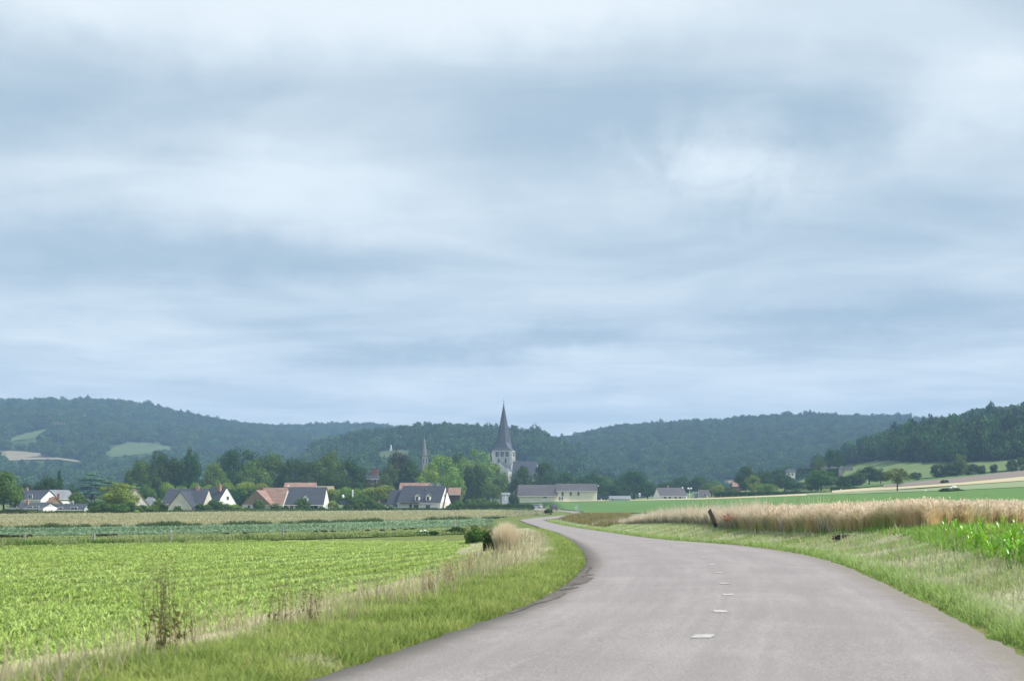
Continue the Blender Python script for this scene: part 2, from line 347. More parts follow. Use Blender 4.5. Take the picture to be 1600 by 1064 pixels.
# broken, dirty tarmac edge on the inside of the bend
yb = np.arange(17.5, 33, .12); V = []
for Y in yb:
    w_ = max(.02, (.20+.22*float(nz(Y, 0, 1.1, 2))+.10*float(nz(Y, 1, 5.3, 3)))*math.sin(math.pi*(Y-17.3)/15.9)+.05)
    for j in range(4): X = float(EL_(Y))+.03+w_*j/3; V.append((X, Y, float(road_z(X, Y))+.007))
M['broken'] = mat('broken_tarmac', (.17,.15,.13), .95, .4, 6, c2=(.075,.066,.056), bump=.8, bscale=30)
tag(link('broken_road_edge', mesh_np('broken_road_edge', np.array(V), [grid_faces(len(yb), 4)]), M['broken']), kind='structure')
# ------------------------------------------------------------------ fields laid over the land
def sheet(name, m, lower, upper, nu=80, nv=10, dz=.05):
    """a field between two pixel lines of the photograph, draped on the land"""
    x0, x1 = max(lower[0][0], upper[0][0]), min(lower[-1][0], upper[-1][0]); V = []
    for j in range(nv):
        for i in range(nu):
            px = x0+(x1-x0)*i/(nu-1); a = np.interp(px, *zip(*lower)); b_ = np.interp(px, *zip(*upper)); V.append(at(px, a+(b_-a)*j/(nv-1), dz))
    o = link(name, mesh_np(name, np.array(V), [grid_faces(nv, nu)], smooth=True), m); return tag(o, kind='structure')
B_bright = [(-260,863),(0,854),(300,847),(560,840),(700,835),(752,834)]     # far edge of the bright field
B_strip = [(-260,846),(0,839),(300,835),(560,829),(760,822)]
B_cab = [(-260,829),(0,825),(300,821),(560,815),(700,811),(790,808),(862,804)]
B_mead = [(-260,806),(0,803.5),(150,802.5),(300,800.5),(500,799),(640,797.8),(760,797),(838,798),(862,799)]
sheet('weedy_strip', M['strip'], B_bright, B_strip)
sheet('cabbage_field', M['cabbage'], B_strip, B_cab, dz=.09)
sheet('dry_meadow', M['meadow'], B_cab[:-1], B_mead[:-1], nu=120, nv=14, dz=.13)
G0 = [(905,802),(1000,802),(1100,802),(1300,793),(1800,790)]; G1 = [(905,784.3),(1000,782),(1100,780.5),(1200,776.5),(1300,773.5),(1400,770),(1500,766.5),(1600,762),(1800,752)]
sheet('green_field', M['green'], G0, G1, nv=16, dz=.12)
G2 = [(905,783.2),(1000,780.6),(1100,778.7),(1200,774.5),(1240,772),(1300,769.5),(1400,766),(1440,764.5),(1500,759.5),(1600,752.5),(1800,738)]
T0 = [(1000,780.6),(1200,774.8),(1300,771),(1350,768),(1400,765.5),(1500,759),(1600,752),(1800,737)]; T1 = [(1000,779.4),(1200,773),(1300,766.8),(1350,763.6),(1400,761.5),(1500,755),(1600,745.3),(1800,730)]
sheet('green_field', M['green'], [(812,788),(846,790.5),(862,794),(905,799)], [(812,784.6),(905,784.3)], nu=30, nv=8, dz=.15)
sheet('stubble_edge', M['tan'], [(880,784.2)]+G1[1:3]+[(1280,774)], [(880,783)]+G2[1:4]+[(1280,770.5)], dz=.16, nv=4)
sheet('grey_field', M['grey'], [(1260,775)]+G1[5:], [(1260,772)]+G2[6:], dz=.2, nv=6)
sheet('stubble_field', M['tan'], T0[2:], T1[2:], dz=.24, nv=6)
U1 = [(1380,757.5),(1440,752.5),(1500,746.5),(1600,735.5),(1800,716)]
sheet('ploughed_field', M['plough'], [(1380,762)]+T1[5:], U1, dz=.28, nv=6)
sheet('green_margin', M['green'], [(1300,767.6),(1380,758.5)]+U1[1:], [(1300,766),(1380,752.5),(1440,748.8),(1500,743),(1600,732.5),(1800,713)], dz=.32, nv=4)

# ------------------------------------------------------------------ blades, leaves
def blades(name, P, h, wd, lean, c0, c1, c2, m, bend=1.0, dirs=None, label=None):
    n = len(P); P = np.asarray(P, float); a = rng.uniform(0, 2*np.pi, n); s_ = np.stack([np.cos(a), np.sin(a), 0*a], -1)*(np.asarray(wd)/2).reshape(-1, 1)
    b_ = rng.uniform(0, 2*np.pi, n) if dirs is None else dirs; ld = np.stack([np.cos(b_), np.sin(b_), 0*b_], -1)
    h = np.broadcast_to(np.asarray(h, float), (n,))[:, None]; le = np.broadcast_to(np.asarray(lean, float), (n,))[:, None]; zz = np.array([[0, 0, 1.0]])
    mid = P+zz*h*.55*np.sqrt(np.clip(1-.25*le**2, .1, 1))+ld*h*le*.30*bend; tip = P+zz*h*np.sqrt(np.clip(1-le**2, .06, 1))+ld*h*le
    V = np.stack([P-s_, P+s_, mid-s_*.85, mid+s_*.85, tip], 1).reshape(-1, 3)
    q = np.arange(n)[:, None]*5; fa = q+np.array([[0, 1, 3, 2]]); fb = q+np.array([[2, 3, 4]])
    f = lambda c: np.broadcast_to(np.asarray(c, float), (n, 3))
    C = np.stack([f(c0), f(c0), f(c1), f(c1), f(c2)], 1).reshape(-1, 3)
    return link(name, mesh_np(name, V, [fa, fb], np.clip(C, 0, 1)), m)
def mixc(a, b, t):
    t = np.clip(np.asarray(t), 0, 1)[:, None]; return np.atleast_2d(a)*(1-t)+np.atleast_2d(b)*t
def jit(c, s=.18): return c*(1+rng.uniform(-s, s, (len(c), 1)))*(1+rng.uniform(-s*.4, s*.4, (len(c), 3)))
def onland(X, Y, dz=-.03): return np.stack([X, Y, terrain(X, Y)+dz], -1)
M['blade'] = leafmat('grass_blade', rnd=0, trans=.45); M['leafy'] = leafmat('crop_leaf', rnd=0, trans=.40, gloss=.10)
def sampleY(n, a, b_, p):   # more samples close by
    u = rng.random(n); return (a**(1-p)+u*(b_**(1-p)-a**(1-p)))**(1/(1-p))
GREEN, LUSH, STRAW = (.17,.27,.05), (.41,.47,.15), (.80,.70,.53)

# left verge: lush by the tarmac, a band of straw, then the crop
n = 230000; Y = sampleY(n, 8.0, 130, 1.25); t_ = rng.random(n); X = EL_(Y)-.02+.20*np.clip(nz(Y, Y*.2, 2.1, 3)+.5*nz(Y, Y*.3, 6.7, 1)-.2, 0, 1)*(rng.random(n) < .7)-t_*3.5*(1+.35*sm((Y-46)/10))
dl = EL_(Y)-X; pn = .5*nz(X, Y, 1.7)+.4*nz(X, Y, 5.1, 2)+.35*nz(X, Y, .6, 4)
dry = sm((dl-1.75+1.0*pn-.012*np.clip(Y-18, 0, 40)*0)/1.0)*(.85+.15*pn); dry = np.maximum(dry, sm((Y-25)/14)*sm((dl-.75+.5*pn)/.8)*.9)
dry = np.maximum(dry, .5*sm((pn-.35)/.3))
hh = (.11+.12*rng.random(n)+.05*nz(X, Y, 2.3, 5))*(1-.35*dry)*sm((dl+.16)/.35)*np.where((Y > 29) & (Y < 49) & (dl > 2.3+.4*pn), .04, 1); wd = .009+.00035*Y
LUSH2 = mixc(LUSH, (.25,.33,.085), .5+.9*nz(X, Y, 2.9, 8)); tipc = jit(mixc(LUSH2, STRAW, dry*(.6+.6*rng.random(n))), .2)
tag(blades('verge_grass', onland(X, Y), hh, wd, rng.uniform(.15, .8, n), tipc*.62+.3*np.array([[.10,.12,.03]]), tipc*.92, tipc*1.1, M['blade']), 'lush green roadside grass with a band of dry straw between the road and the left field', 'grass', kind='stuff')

# bright young crop in rows
rd = np.array([.17, 1.0]); rd /= np.linalg.norm(rd); rn = np.array([rd[1], -rd[0]])
Ybr = {}
fx = np.array([at(px, np.interp(px, *zip(*B_bright)))[:2] for px in np.linspace(-250, 750, 60)])
far_y = lambda X: np.interp(X, fx[:, 0], fx[:, 1])
PP = []
for r in np.arange(-46, 6, .42):
    s_ = np.arange(5, 80, .13); s_ = s_+rng.normal(0, .03, len(s_)); q = r+rng.normal(0, .035, len(s_))
    PP.append(np.stack([q*rn[0]+s_*rd[0], q*rn[1]+s_*rd[1]], -1))
PP = np.concatenate(PP); X, Y = PP.T
ok = (Y > 8) & (X < EL_(Y)-2.75-.35*nz(X, Y, 1.3)+.9*sm((Y-24)/8)-.9*sm((Y-38)/8)) & (X > -.42*Y-4) & (Y < far_y(X)-.3)
X, Y = X[ok], Y[ok]; print('crop plants', len(X))
K = 17; X = np.repeat(X, K)+rng.normal(0, .02, len(X)*K); Y = np.repeat(Y, K)+rng.normal(0, .02, len(Y)*K); n = len(X)
vig = .5+.5*nz(X, Y, .35, 3); thin = rng.random(n) < (.50+.50*sm((24-Y)/8)+.30*sm((45-Y)/20)); X, Y, vig = X[thin], Y[thin], vig[thin]; n = len(X)
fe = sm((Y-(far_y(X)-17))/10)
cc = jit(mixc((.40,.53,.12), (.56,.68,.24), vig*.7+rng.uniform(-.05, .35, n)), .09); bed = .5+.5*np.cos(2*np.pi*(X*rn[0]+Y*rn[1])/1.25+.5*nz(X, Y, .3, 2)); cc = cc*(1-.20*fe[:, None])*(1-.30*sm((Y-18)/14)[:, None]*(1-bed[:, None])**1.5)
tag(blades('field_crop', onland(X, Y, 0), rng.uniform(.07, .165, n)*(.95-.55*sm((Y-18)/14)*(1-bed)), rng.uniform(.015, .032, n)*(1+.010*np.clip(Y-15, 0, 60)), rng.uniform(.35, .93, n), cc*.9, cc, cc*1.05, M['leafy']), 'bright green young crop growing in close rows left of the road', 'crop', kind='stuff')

# right verge: mown, bleached grass on the bank, greener towards the field
n = 250000; Y = sampleY(n, 9.0, 200, 1.25); ed = ER_(Y)
wspan = np.interp(Y, [9, 20, 30, 45, 60, 200], [4.5, 5.5, 6.5, 4.6, 3.2, 3.4]); X = ed+.02-.20*np.clip(nz(Y, Y*.2, 2.3, 5)+.5*nz(Y, Y*.3, 5.9, 2)-.2, 0, 1)+rng.random(n)**.9*wspan*1.25
pn = .65*nz(X, Y, .9, 1)+.3*nz(X, Y, 4.3, 7)+.35*nz(X, Y, .4, 3); d = X-ed
dry = np.clip(.42+.8*pn, 0, 1)*sm((d-.15)/.8)*(1-.75*sm((d-3.6)/1.2)*(Y < 44))
hh = (.07+.10*rng.random(n)+.05*np.clip(nz(X, Y, 2.7, 5), -.5, 1))*(1+.7*sm((.7-d)/.5)*rng.random(n))*sm((d-.05-.12*nz(Y, X*.3, 2.9, 1))/.35)*(1+.9*np.exp(-((d-.55)/.3)**2)); wd = .008+.0003*Y
tipc = jit(mixc((.34,.47,.14), (.80,.75,.56), dry*(.55+.6*rng.random(n))), .2)
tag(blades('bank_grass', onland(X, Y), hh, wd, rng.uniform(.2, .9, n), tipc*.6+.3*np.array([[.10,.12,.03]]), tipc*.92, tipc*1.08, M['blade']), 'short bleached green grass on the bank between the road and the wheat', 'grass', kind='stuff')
# greener rank grass between the bank and the wheat at the right
n = 80000; px = rng.uniform(1140, 1720, n); Y = rng.uniform(15, 60, n); X = (px-CX)/F*Y; d = X-ER_(Y)
wheat_px = [(940,819),(1130,826.5),(1180,829),(1300,834),(1400,830.5),(1450,828),(1600,826),(1800,825)]
we = np.array([at(a_, b_) for a_, b_ in wheat_px]); wfy = lambda X: np.interp(X, we[:, 0], we[:, 1])
ok = (d > 2.4) & (Y < wfy(X)+.6) & (((px > 1340+60*nz(px*.02, Y, 1.0)) & (d > 3.2-1.3*sm((px-1380)/150))) | ((Y > wfy(X)-.9) & (rng.random(n) < .7))); X, Y = X[ok], Y[ok]; n = len(X); tipc = jit(mixc((.20,.36,.065), (.32,.52,.10), .5+.5*nz(X, Y, 1.1, 4)), .2)
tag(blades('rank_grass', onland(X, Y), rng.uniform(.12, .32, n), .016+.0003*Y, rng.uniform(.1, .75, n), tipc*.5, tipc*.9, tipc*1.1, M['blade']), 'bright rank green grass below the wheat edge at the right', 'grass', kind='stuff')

# wheat
px = np.concatenate([rng.uniform(1155, 1800, 150000), rng.uniform(1155, 1800, 120000)]); n = len(px); s_ = (px-CX)/F
e0 = np.array([at(a_, b_)[1] for a_, b_ in wheat_px]); ye = np.interp(px, [a_ for a_, _ in wheat_px], e0)
dep = np.concatenate([rng.exponential(1.9, 150000), rng.uniform(0, 75, 120000)]); Y = ye+dep+.55*nz(px*.02, dep*0, 1.0)+.45*nz(px*.1, dep*0, 1.0, 3)+rng.exponential(.3, n); X = s_*Y
hw = .86+.13*nz(X, Y, .8, 2)+.05*nz(X, Y, 2.6, 1)+rng.normal(0, .075, n)-.30*np.exp(-dep/.5)*rng.random(n); tn = np.clip(.55+.9*nz(X, Y, 1.3, 6)+.4*nz(X, Y, .5, 2), 0, 1)*np.clip(1-dep/2.5, .1, 1)
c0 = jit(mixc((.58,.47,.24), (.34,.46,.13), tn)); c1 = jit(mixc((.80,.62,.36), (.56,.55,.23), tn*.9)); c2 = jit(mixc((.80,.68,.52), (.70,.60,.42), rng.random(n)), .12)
M['straw'] = leafmat('straw_blade', rnd=0, trans=.5)
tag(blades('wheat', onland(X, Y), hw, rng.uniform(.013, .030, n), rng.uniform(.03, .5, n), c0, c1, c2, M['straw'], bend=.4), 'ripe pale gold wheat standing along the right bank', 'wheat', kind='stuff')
n = 90000; i = rng.integers(0, len(X), n); P = onland(X[i], Y[i], 0); P[:, 2] += hw[i]*.86+rng.normal(0, .03, n)   # drooping ears
c2 = jit(mixc((.84,.73,.58), (.72,.60,.43), rng.random(n)), .14)
tag(blades('wheat_ears', P, rng.uniform(.09, .17, n), rng.uniform(.025, .05, n), rng.uniform(.5, .95, n), c2*.85, c2, c2*1.05, M['blade']), 'drooping pale ears along the top of the standing wheat', 'wheat', kind='stuff')
# tall bleached grass left of the wheat, brown low grass at the bend
px = np.concatenate([rng.uniform(985, 1200, 34000), rng.uniform(925, 1010, 7000), rng.uniform(1100, 1300, 3500)]); n = len(px)
Y = np.interp(px, [a_ for a_, _ in wheat_px], e0)+rng.exponential(2.6, n)-.2; X = (px-CX)/F*Y
hh = (.34+.66*sm((px-945)/100))*rng.uniform(.4, 1.1, n)*np.where(rng.random(n) < .12, 1.35, 1)*(1+.22*nz(X, Y, 1.4, 3)); gr = rng.random(n) < .26
c2 = jit(mixc((.78,.65,.53), (.66,.58,.42), rng.random(n)), .15); c2[gr] = jit(np.tile([[.20,.27,.07]], (gr.sum(), 1)))
hh[gr] *= .62
tag(blades('tall_dry_grass', onland(X, Y), hh, rng.uniform(.018, .04, n), rng.uniform(.05, .5, n), c2*.5+np.array([[.03,.05,.0]]), c2*.85, c2*1.05, M['blade']), 'tall bleached feathery grass on the bank left of the leaning post', 'grass', kind='stuff')
px = rng.uniform(862, 985, 16000); Y = rng.uniform(128, 205, len(px)); X = (px-CX)/F*Y; ok = X > ER_(Y)+1.6; X, Y, px = X[ok], Y[ok], px[ok]; n = len(X)
c2 = jit(mixc((.34,.27,.14), (.30,.29,.11), rng.random(n)))
tag(blades('brown_grass', onland(X, Y), rng.uniform(.22, .62, n)*(.25+.75*sm((px-862)/35))*(1+.3*nz(X, Y, .35, 2)), rng.uniform(.04, .09, n), rng.uniform(.05, .6, n), c2*.5, c2*.85, c2, M['blade']), 'low brown seeding grass on the inside of the far bend', 'grass', kind='stuff')

# thin seeding stalks standing above the shorter grass of both verges
n = 9000; Y = sampleY(n, 9, 90, 1.3); X = np.where(rng.random(n) < .55, EL_(Y)-1.2-rng.random(n)*2.1, ER_(Y)+.7+rng.random(n)*4.2); ok = nz(X, Y, .9, 6)+.5*nz(X, Y, 3.3, 2) > -.15; X, Y = X[ok], Y[ok]; n = len(X)
c2 = jit(mixc((.62,.52,.36), (.50,.47,.24), rng.random(n)), .2)
tag(blades('seeding_stalks', onland(X, Y), rng.uniform(.22, .55, n), .006+.00028*Y, rng.uniform(.05, .6, n), c2*.6, c2*.9, c2, M['blade']), 'thin straw coloured seeding stalks scattered through both roadside verges', 'grass', kind='stuff')
# left bands: rank weeds, cabbages, meadow
def band(lo, hi, n, x0=-250, x1=770, bias=1.0):
    px = rng.uniform(x0, x1, n); u = rng.random(n)**bias; out = []
    gx = np.linspace(x0, x1, 40); gv = np.linspace(0, 1, 12)
    T = np.array([[at(a_, np.interp(a_, *zip(*lo))*(1-v_)+np.interp(a_, *zip(*hi))*v_)[:2] for v_ in gv] for a_ in gx])
    i = np.clip((px-x0)/(x1-x0)*39, 0, 38.999); j = np.clip(u*11, 0, 10.999); i0 = i.astype(int); j0 = j.astype(int); fi = (i-i0)[:, None]; fj = (j-j0)[:, None]
    P = T[i0, j0]*(1-fi)*(1-fj)+T[i0+1, j0]*fi*(1-fj)+T[i0, j0+1]*(1-fi)*fj+T[i0+1, j0+1]*fi*fj; return P[:, 0], P[:, 1], u, px
X, Y, u, px = band(B_bright, B_strip, 42000); n = len(X); cl = nz(X, Y, .5, 2)
hh = rng.uniform(.10, .30, n)*(1+.5*cl)*np.where(u < .2, 1.3, .7); c2 = jit(mixc((.14,.23,.06), (.44,.44,.23), np.clip(.25+.5*nz(X, Y, .9, 5)+.25*rng.random(n)+.25*(u > .35), 0, 1)))
tag(blades('weedy_grass', onland(X, Y), hh, .05+.0005*Y, rng.uniform(.1, .7, n), c2*.45, c2*.85, c2*1.05, M['blade']), 'rough weedy grass along the far edge of the bright field', 'weeds', kind='stuff')
X, Y, u, px = band(B_strip, B_cab, 30000); n = len(X); rw = np.sin(u*60)
ok = rw > -.1; X, Y, u = X[ok], Y[ok], u[ok]; n = len(X); c2 = jit(mixc((.15,.25,.13), (.34,.44,.29), rng.random(n)*.7+.25*np.sin(u*9)))
tag(blades('cabbage_rows', onland(X, Y, .05), rng.uniform(.12, .26, n), rng.uniform(.12, .24, n), rng.uniform(.4, .93, n), c2*.5, c2*.9, c2, M['leafy']), 'blue green rows of cabbages beyond the bright field', 'cabbages', kind='stuff')
X, Y, u, px = band([(a_, b_+2) for a_, b_ in B_cab], [(a_, b_-1.5) for a_, b_ in B_cab], 16000, x1=780); n = len(X); gap = nz(px, px*0, .06, 3)+.6*nz(px, px*0, .021, 1)
ok = gap > -.35; X, Y, gap = X[ok], Y[ok], gap[ok]; n = len(X); c2 = jit(mixc((.055,.095,.045), (.10,.14,.06), rng.random(n)))
tag(blades('dark_weeds', onland(X, Y), rng.uniform(.2, .5, n)*(1+.6*np.clip(gap, -.3, 1)), rng.uniform(.08, .15, n), rng.uniform(.1, .7, n), c2*.6, c2, c2*1.1, M['blade']), 'dark tall weeds along the near edge of the dry meadow', 'weeds', kind='stuff')
X, Y, u, px = band(B_cab, B_mead, 66000, x1=862); ok = (rng.random(len(X)) < np.clip((868-px)/85, 0, 1)) & (X < EL_(Y)-.4); X, Y = X[ok], Y[ok]; n = len(X); c2 = jit(mixc((.33,.33,.18), (.50,.45,.30), np.clip(.45+.5*nz(X, Y, .16, 2)+.35*rng.normal(0, .5, n), 0, 1)))
tag(blades('meadow_grass', onland(X, Y, 0), rng.uniform(.2, .5, n), rng.uniform(.10, .3, n), rng.uniform(.1, .7, n), c2*.75, c2, c2*1.08, M['blade']), 'pale seeding meadow grass below the row of houses', 'grass', kind='stuff')
X, Y, u, px = band([(a_, b_+.0) for a_, b_ in B_mead], [(a_, b_-2.5) for a_, b_ in B_mead], 9000, x1=830); n = len(X); c2 = jit(mixc((.07,.12,.035), (.14,.19,.06), rng.random(n)))
tag(blades('hedge_bottom', onland(X, Y, 0), rng.uniform(.4, 1.0, n), rng.uniform(.25, .5, n), rng.uniform(.1, .7, n), c2*.6, c2, c2*1.1, M['blade']), 'dark rough growth at the foot of the garden hedges', 'undergrowth', kind='stuff')
# ------------------------------------------------------------------ crowns
def leaf_quads(lobes, per, leaf, out=1.7, flat=0.0, base_c=(.125,.19,.05), var=.22, shell=(.72, 1.08), keep=None):
    """leaf-sized faces through the outer part of every lobe; colour differs a little from lobe to lobe and leaf to leaf"""
    C, Rr = np.array([l[:3] for l in lobes]), np.array([l[3:6] for l in lobes]); n = len(lobes)*per
    C = np.repeat(C, per, 0); Rr = np.repeat(Rr, per, 0); lc = np.repeat(1+rng.uniform(-var, var, (len(lobes), 1)), per, 0)
    d = rng.normal(size=(n, 3)); d /= np.linalg.norm(d, axis=1)[:, None]; P = C+d*Rr*rng.uniform(shell[0], shell[1], (n, 1))
    nr = d*out+rng.normal(size=(n, 3))*.5; nr[:, 2] += flat; nr /= np.linalg.norm(nr, axis=1)[:, None]
    a = np.cross(nr, rng.normal(size=(n, 3))); a /= np.linalg.norm(a, axis=1)[:, None]; b_ = np.cross(nr, a)
    s_ = leaf*rng.uniform(.6, 1.35, (n, 1)); a = a*s_; b_ = b_*s_*.7
    V = np.stack([P-a, P-b_*.9+nr*s_*.12, P+a, P+b_*.9+nr*s_*.12], 1)
    c = np.array(base_c)[None]*lc*(1+rng.uniform(-.2, .2, (n, 1)))*(1+rng.uniform(-.08, .08, (n, 3)))
    c = np.repeat(c, 4, 0)
    return V.reshape(-1, 3), np.arange(n*4).reshape(-1, 4), c
def limbs(lobes, r=.028, z0=0.0, n=9):
    mb = MB(); zt = max(.1, min(l[2] for l in lobes)+.12); mb.tube((0, 0, z0), (.012, .008, zt), r*1.25, r*.85, 9)
    for i in rng.choice(len(lobes), min(n, len(lobes)), replace=False):
        l = lobes[i]; mb.tube((.012, .008, zt*rng.uniform(.75, 1)), (l[0], l[1], l[2]), r*.5, r*.10, 6)
    return mb
def ellipsoid_lobes(n, rx, rz, zc, r0, r1, low=-.75, flatb=True, power=.5):
    L = []
    while len(L) < n:
        d = rng.normal(size=3); d /= np.linalg.norm(d)
        if d[2] < low: continue
        q = rng.uniform(.45, 1)**power; r = rng.uniform(r0, r1); j = 1+rng.uniform(-.16, .10)
        L.append((d[0]*(rx-r*.75)*q*j, d[1]*(rx-r*.75)*q*j, zc+d[2]*(rz-r*.7)*q*j, r, r, r*.82))
    return L
PROTO = {}
def proto(kind, lobes, per, leaf, trunk=True, **k):
    Vv, Fq, Cc = leaf_quads(lobes, per, leaf, **k)
    r98 = np.percentile(np.hypot(Vv[:, 0], Vv[:, 1]), 97); zt = Vv[:, 2].max(); Vv = Vv*np.array([.5/r98, .5/r98, 1/zt]); lobes = [(l[0]*.5/r98, l[1]*.5/r98, l[2]/zt)+tuple(l[3:]) for l in lobes]
    PROTO.setdefault(kind, []).append((mesh_np(kind+'_crown', Vv, [Fq], Cc), limbs(lobes, **({'r': .022, 'n': 12} if trunk else {'r': .01, 'n': 5}))))
for _ in range(5):   # broad-leaved, height 1, crown diameter 1
    L = ellipsoid_lobes(44, .5, .46, .54, .10, .20, low=-.9); proto('round', L, 210, .0165)
for _ in range(3): L = ellipsoid_lobes(46, .5, .47, .53, .10, .19, low=-.9); proto('tall', L, 170, .018)
for _ in range(3): L = ellipsoid_lobes(30, .5, .36, .64, .16, .24, low=-.7); proto('lime', L, 220, .024, out=.8)
for _ in range(4): L = ellipsoid_lobes(34, .5, .52, .46, .12, .22, low=-.95); proto('bush', L, 150, .026, trunk=False)
for _ in range(2):   # conifers and yews: tiers narrowing to the tip
    L = []
    for i in range(90):
        z_ = rng.uniform(.05, .97); rr = .5*(1-z_)**.5+.01; a_ = rng.uniform(0, 6.28); q = rr*rng.uniform(.45, .92); L.append((q*math.cos(a_), q*math.sin(a_), z_, .035+rr*.24, .035+rr*.24, .03+rr*.16))
    proto('cone', L, 80, .017, flat=.2)
    L = []
    for i in range(70):
        z_ = rng.uniform(.03, .93); rr = .5*math.sqrt(max(.02, 1-((z_-.33)/.66)**2)); a_ = rng.uniform(0, 6.28); q = rr*rng.uniform(.5, .85); r_ = .05+rr*.25; L.append((q*math.cos(a_), q*math.sin(a_), z_, r_, r_, r_))
    proto('yew', L, 130, .020)
L = []   # cedar: flat tiers
for i in range(46):
    z_ = round(rng.uniform(.22, .97)*8)/8+rng.uniform(-.02, .02); rr = .5*(1-max(0, z_-.35)**1.6*1.0); a_ = rng.uniform(0, 6.28); q = rr*rng.uniform(.25, .85); L.append((q*math.cos(a_), q*math.sin(a_), z_, .15, .15, .028))
proto('cedar', L, 170, .019, flat=.6)
for _ in range(2):
    L = []
    for i in range(46):
        z_ = rng.uniform(.25, .97); rr = .5*math.sin(math.pi*min(1, (1.02-z_)/.8))**.8; a_ = rng.uniform(0, 6.28); q = rr*rng.uniform(.3, .85); L.append((q*math.cos(a_), q*math.sin(a_), z_, .10, .10, .075))
    proto('birch', L, 90, .017)
L = []
for i in range(40):
    a_ = rng.uniform(0, 6.28); q = .5*rng.uniform(.3, .85); zt = .95-.9*q*q*1.6
    for j in range(4): L.append((q*math.cos(a_), q*math.sin(a_), zt-.16*j, .085, .085, .10))
proto('willow', L, 45, .018)
L = ellipsoid_lobes(80, .5, .38, .60, .08, .13, low=-1, power=.9); proto('airy', L, 60, .014, shell=(.3, 1.2))

M['bark'] = mat('bark', (.14,.11,.08), .95, .5, 6, bump=.5); M['birch_bark'] = mat('birch_bark', (.62,.60,.55), .8, .4, 5)
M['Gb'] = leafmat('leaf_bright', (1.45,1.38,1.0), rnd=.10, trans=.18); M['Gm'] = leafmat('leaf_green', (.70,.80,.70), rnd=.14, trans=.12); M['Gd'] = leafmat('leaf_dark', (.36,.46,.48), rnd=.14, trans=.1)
M['Gx'] = leafmat('leaf_darkest', (.36,.46,.55), rnd=.08, trans=.12); M['Bl'] = leafmat('leaf_blue', (.72,.84,2.1), rnd=.06, trans=.15); M['Cu'] = leafmat('leaf_copper', (.40,.27,.62), rnd=.05, trans=.15)
M['Gy'] = leafmat('leaf_yellow', (2.2,1.9,.85), rnd=.08); M['Re'] = leafmat('leaf_russet', (1.0,.72,.95), rnd=.03); M['Dr'] = leafmat('twig_dry', (2.0,1.5,2.1), rnd=.05)
_cnt = {}
def tree(px, top, wpx, D, kind, leaf, label, cat='tree', group=None, name=None, sink=.1):
    g = spot(px, D); ht = hgt(top, D)-g.z+sink; wd = wpx*D/F; vs = PROTO[kind]; i = _cnt.get(kind, 0); _cnt[kind] = i+1
    me, lm = vs[i % len(vs)]
    nm = name or {'round':'broad_tree','tall':'tall_tree','lime':'clipped_tree','cone':'conifer_tree','yew':'yew_tree','cedar':'cedar_tree','birch':'birch_tree','willow':'willow_tree','airy':'fruit_tree','bush':'garden_bush'}[kind]
    r = empty(nm, (g.x, g.y, g.z-sink), rng.uniform(0, 6.28)); r.scale = (wd, wd*rng.uniform(.9, 1.1), ht)
    tag(r, label, cat, group)
    c = bpy.data.objects.new('crown' if kind != 'bush' else 'foliage', me); COL.objects.link(c); c.parent = r
    if not me.materials: me.materials.append(M['Gm'])
    c.material_slots[0].link = 'OBJECT'; c.material_slots[0].material = M[leaf]
    key = kind+str(i % len(vs))
    if key not in TRUNKS:
        s_ = lm.build('trunk' if kind != 'bush' else 'stem', M['birch_bark' if kind == 'birch' else 'bark'], r, smooth=True); TRUNKS[key] = s_.data
    else: link('trunk' if kind != 'bush' else 'stem', TRUNKS[key], None, r)
    return r
TRUNKS = {}

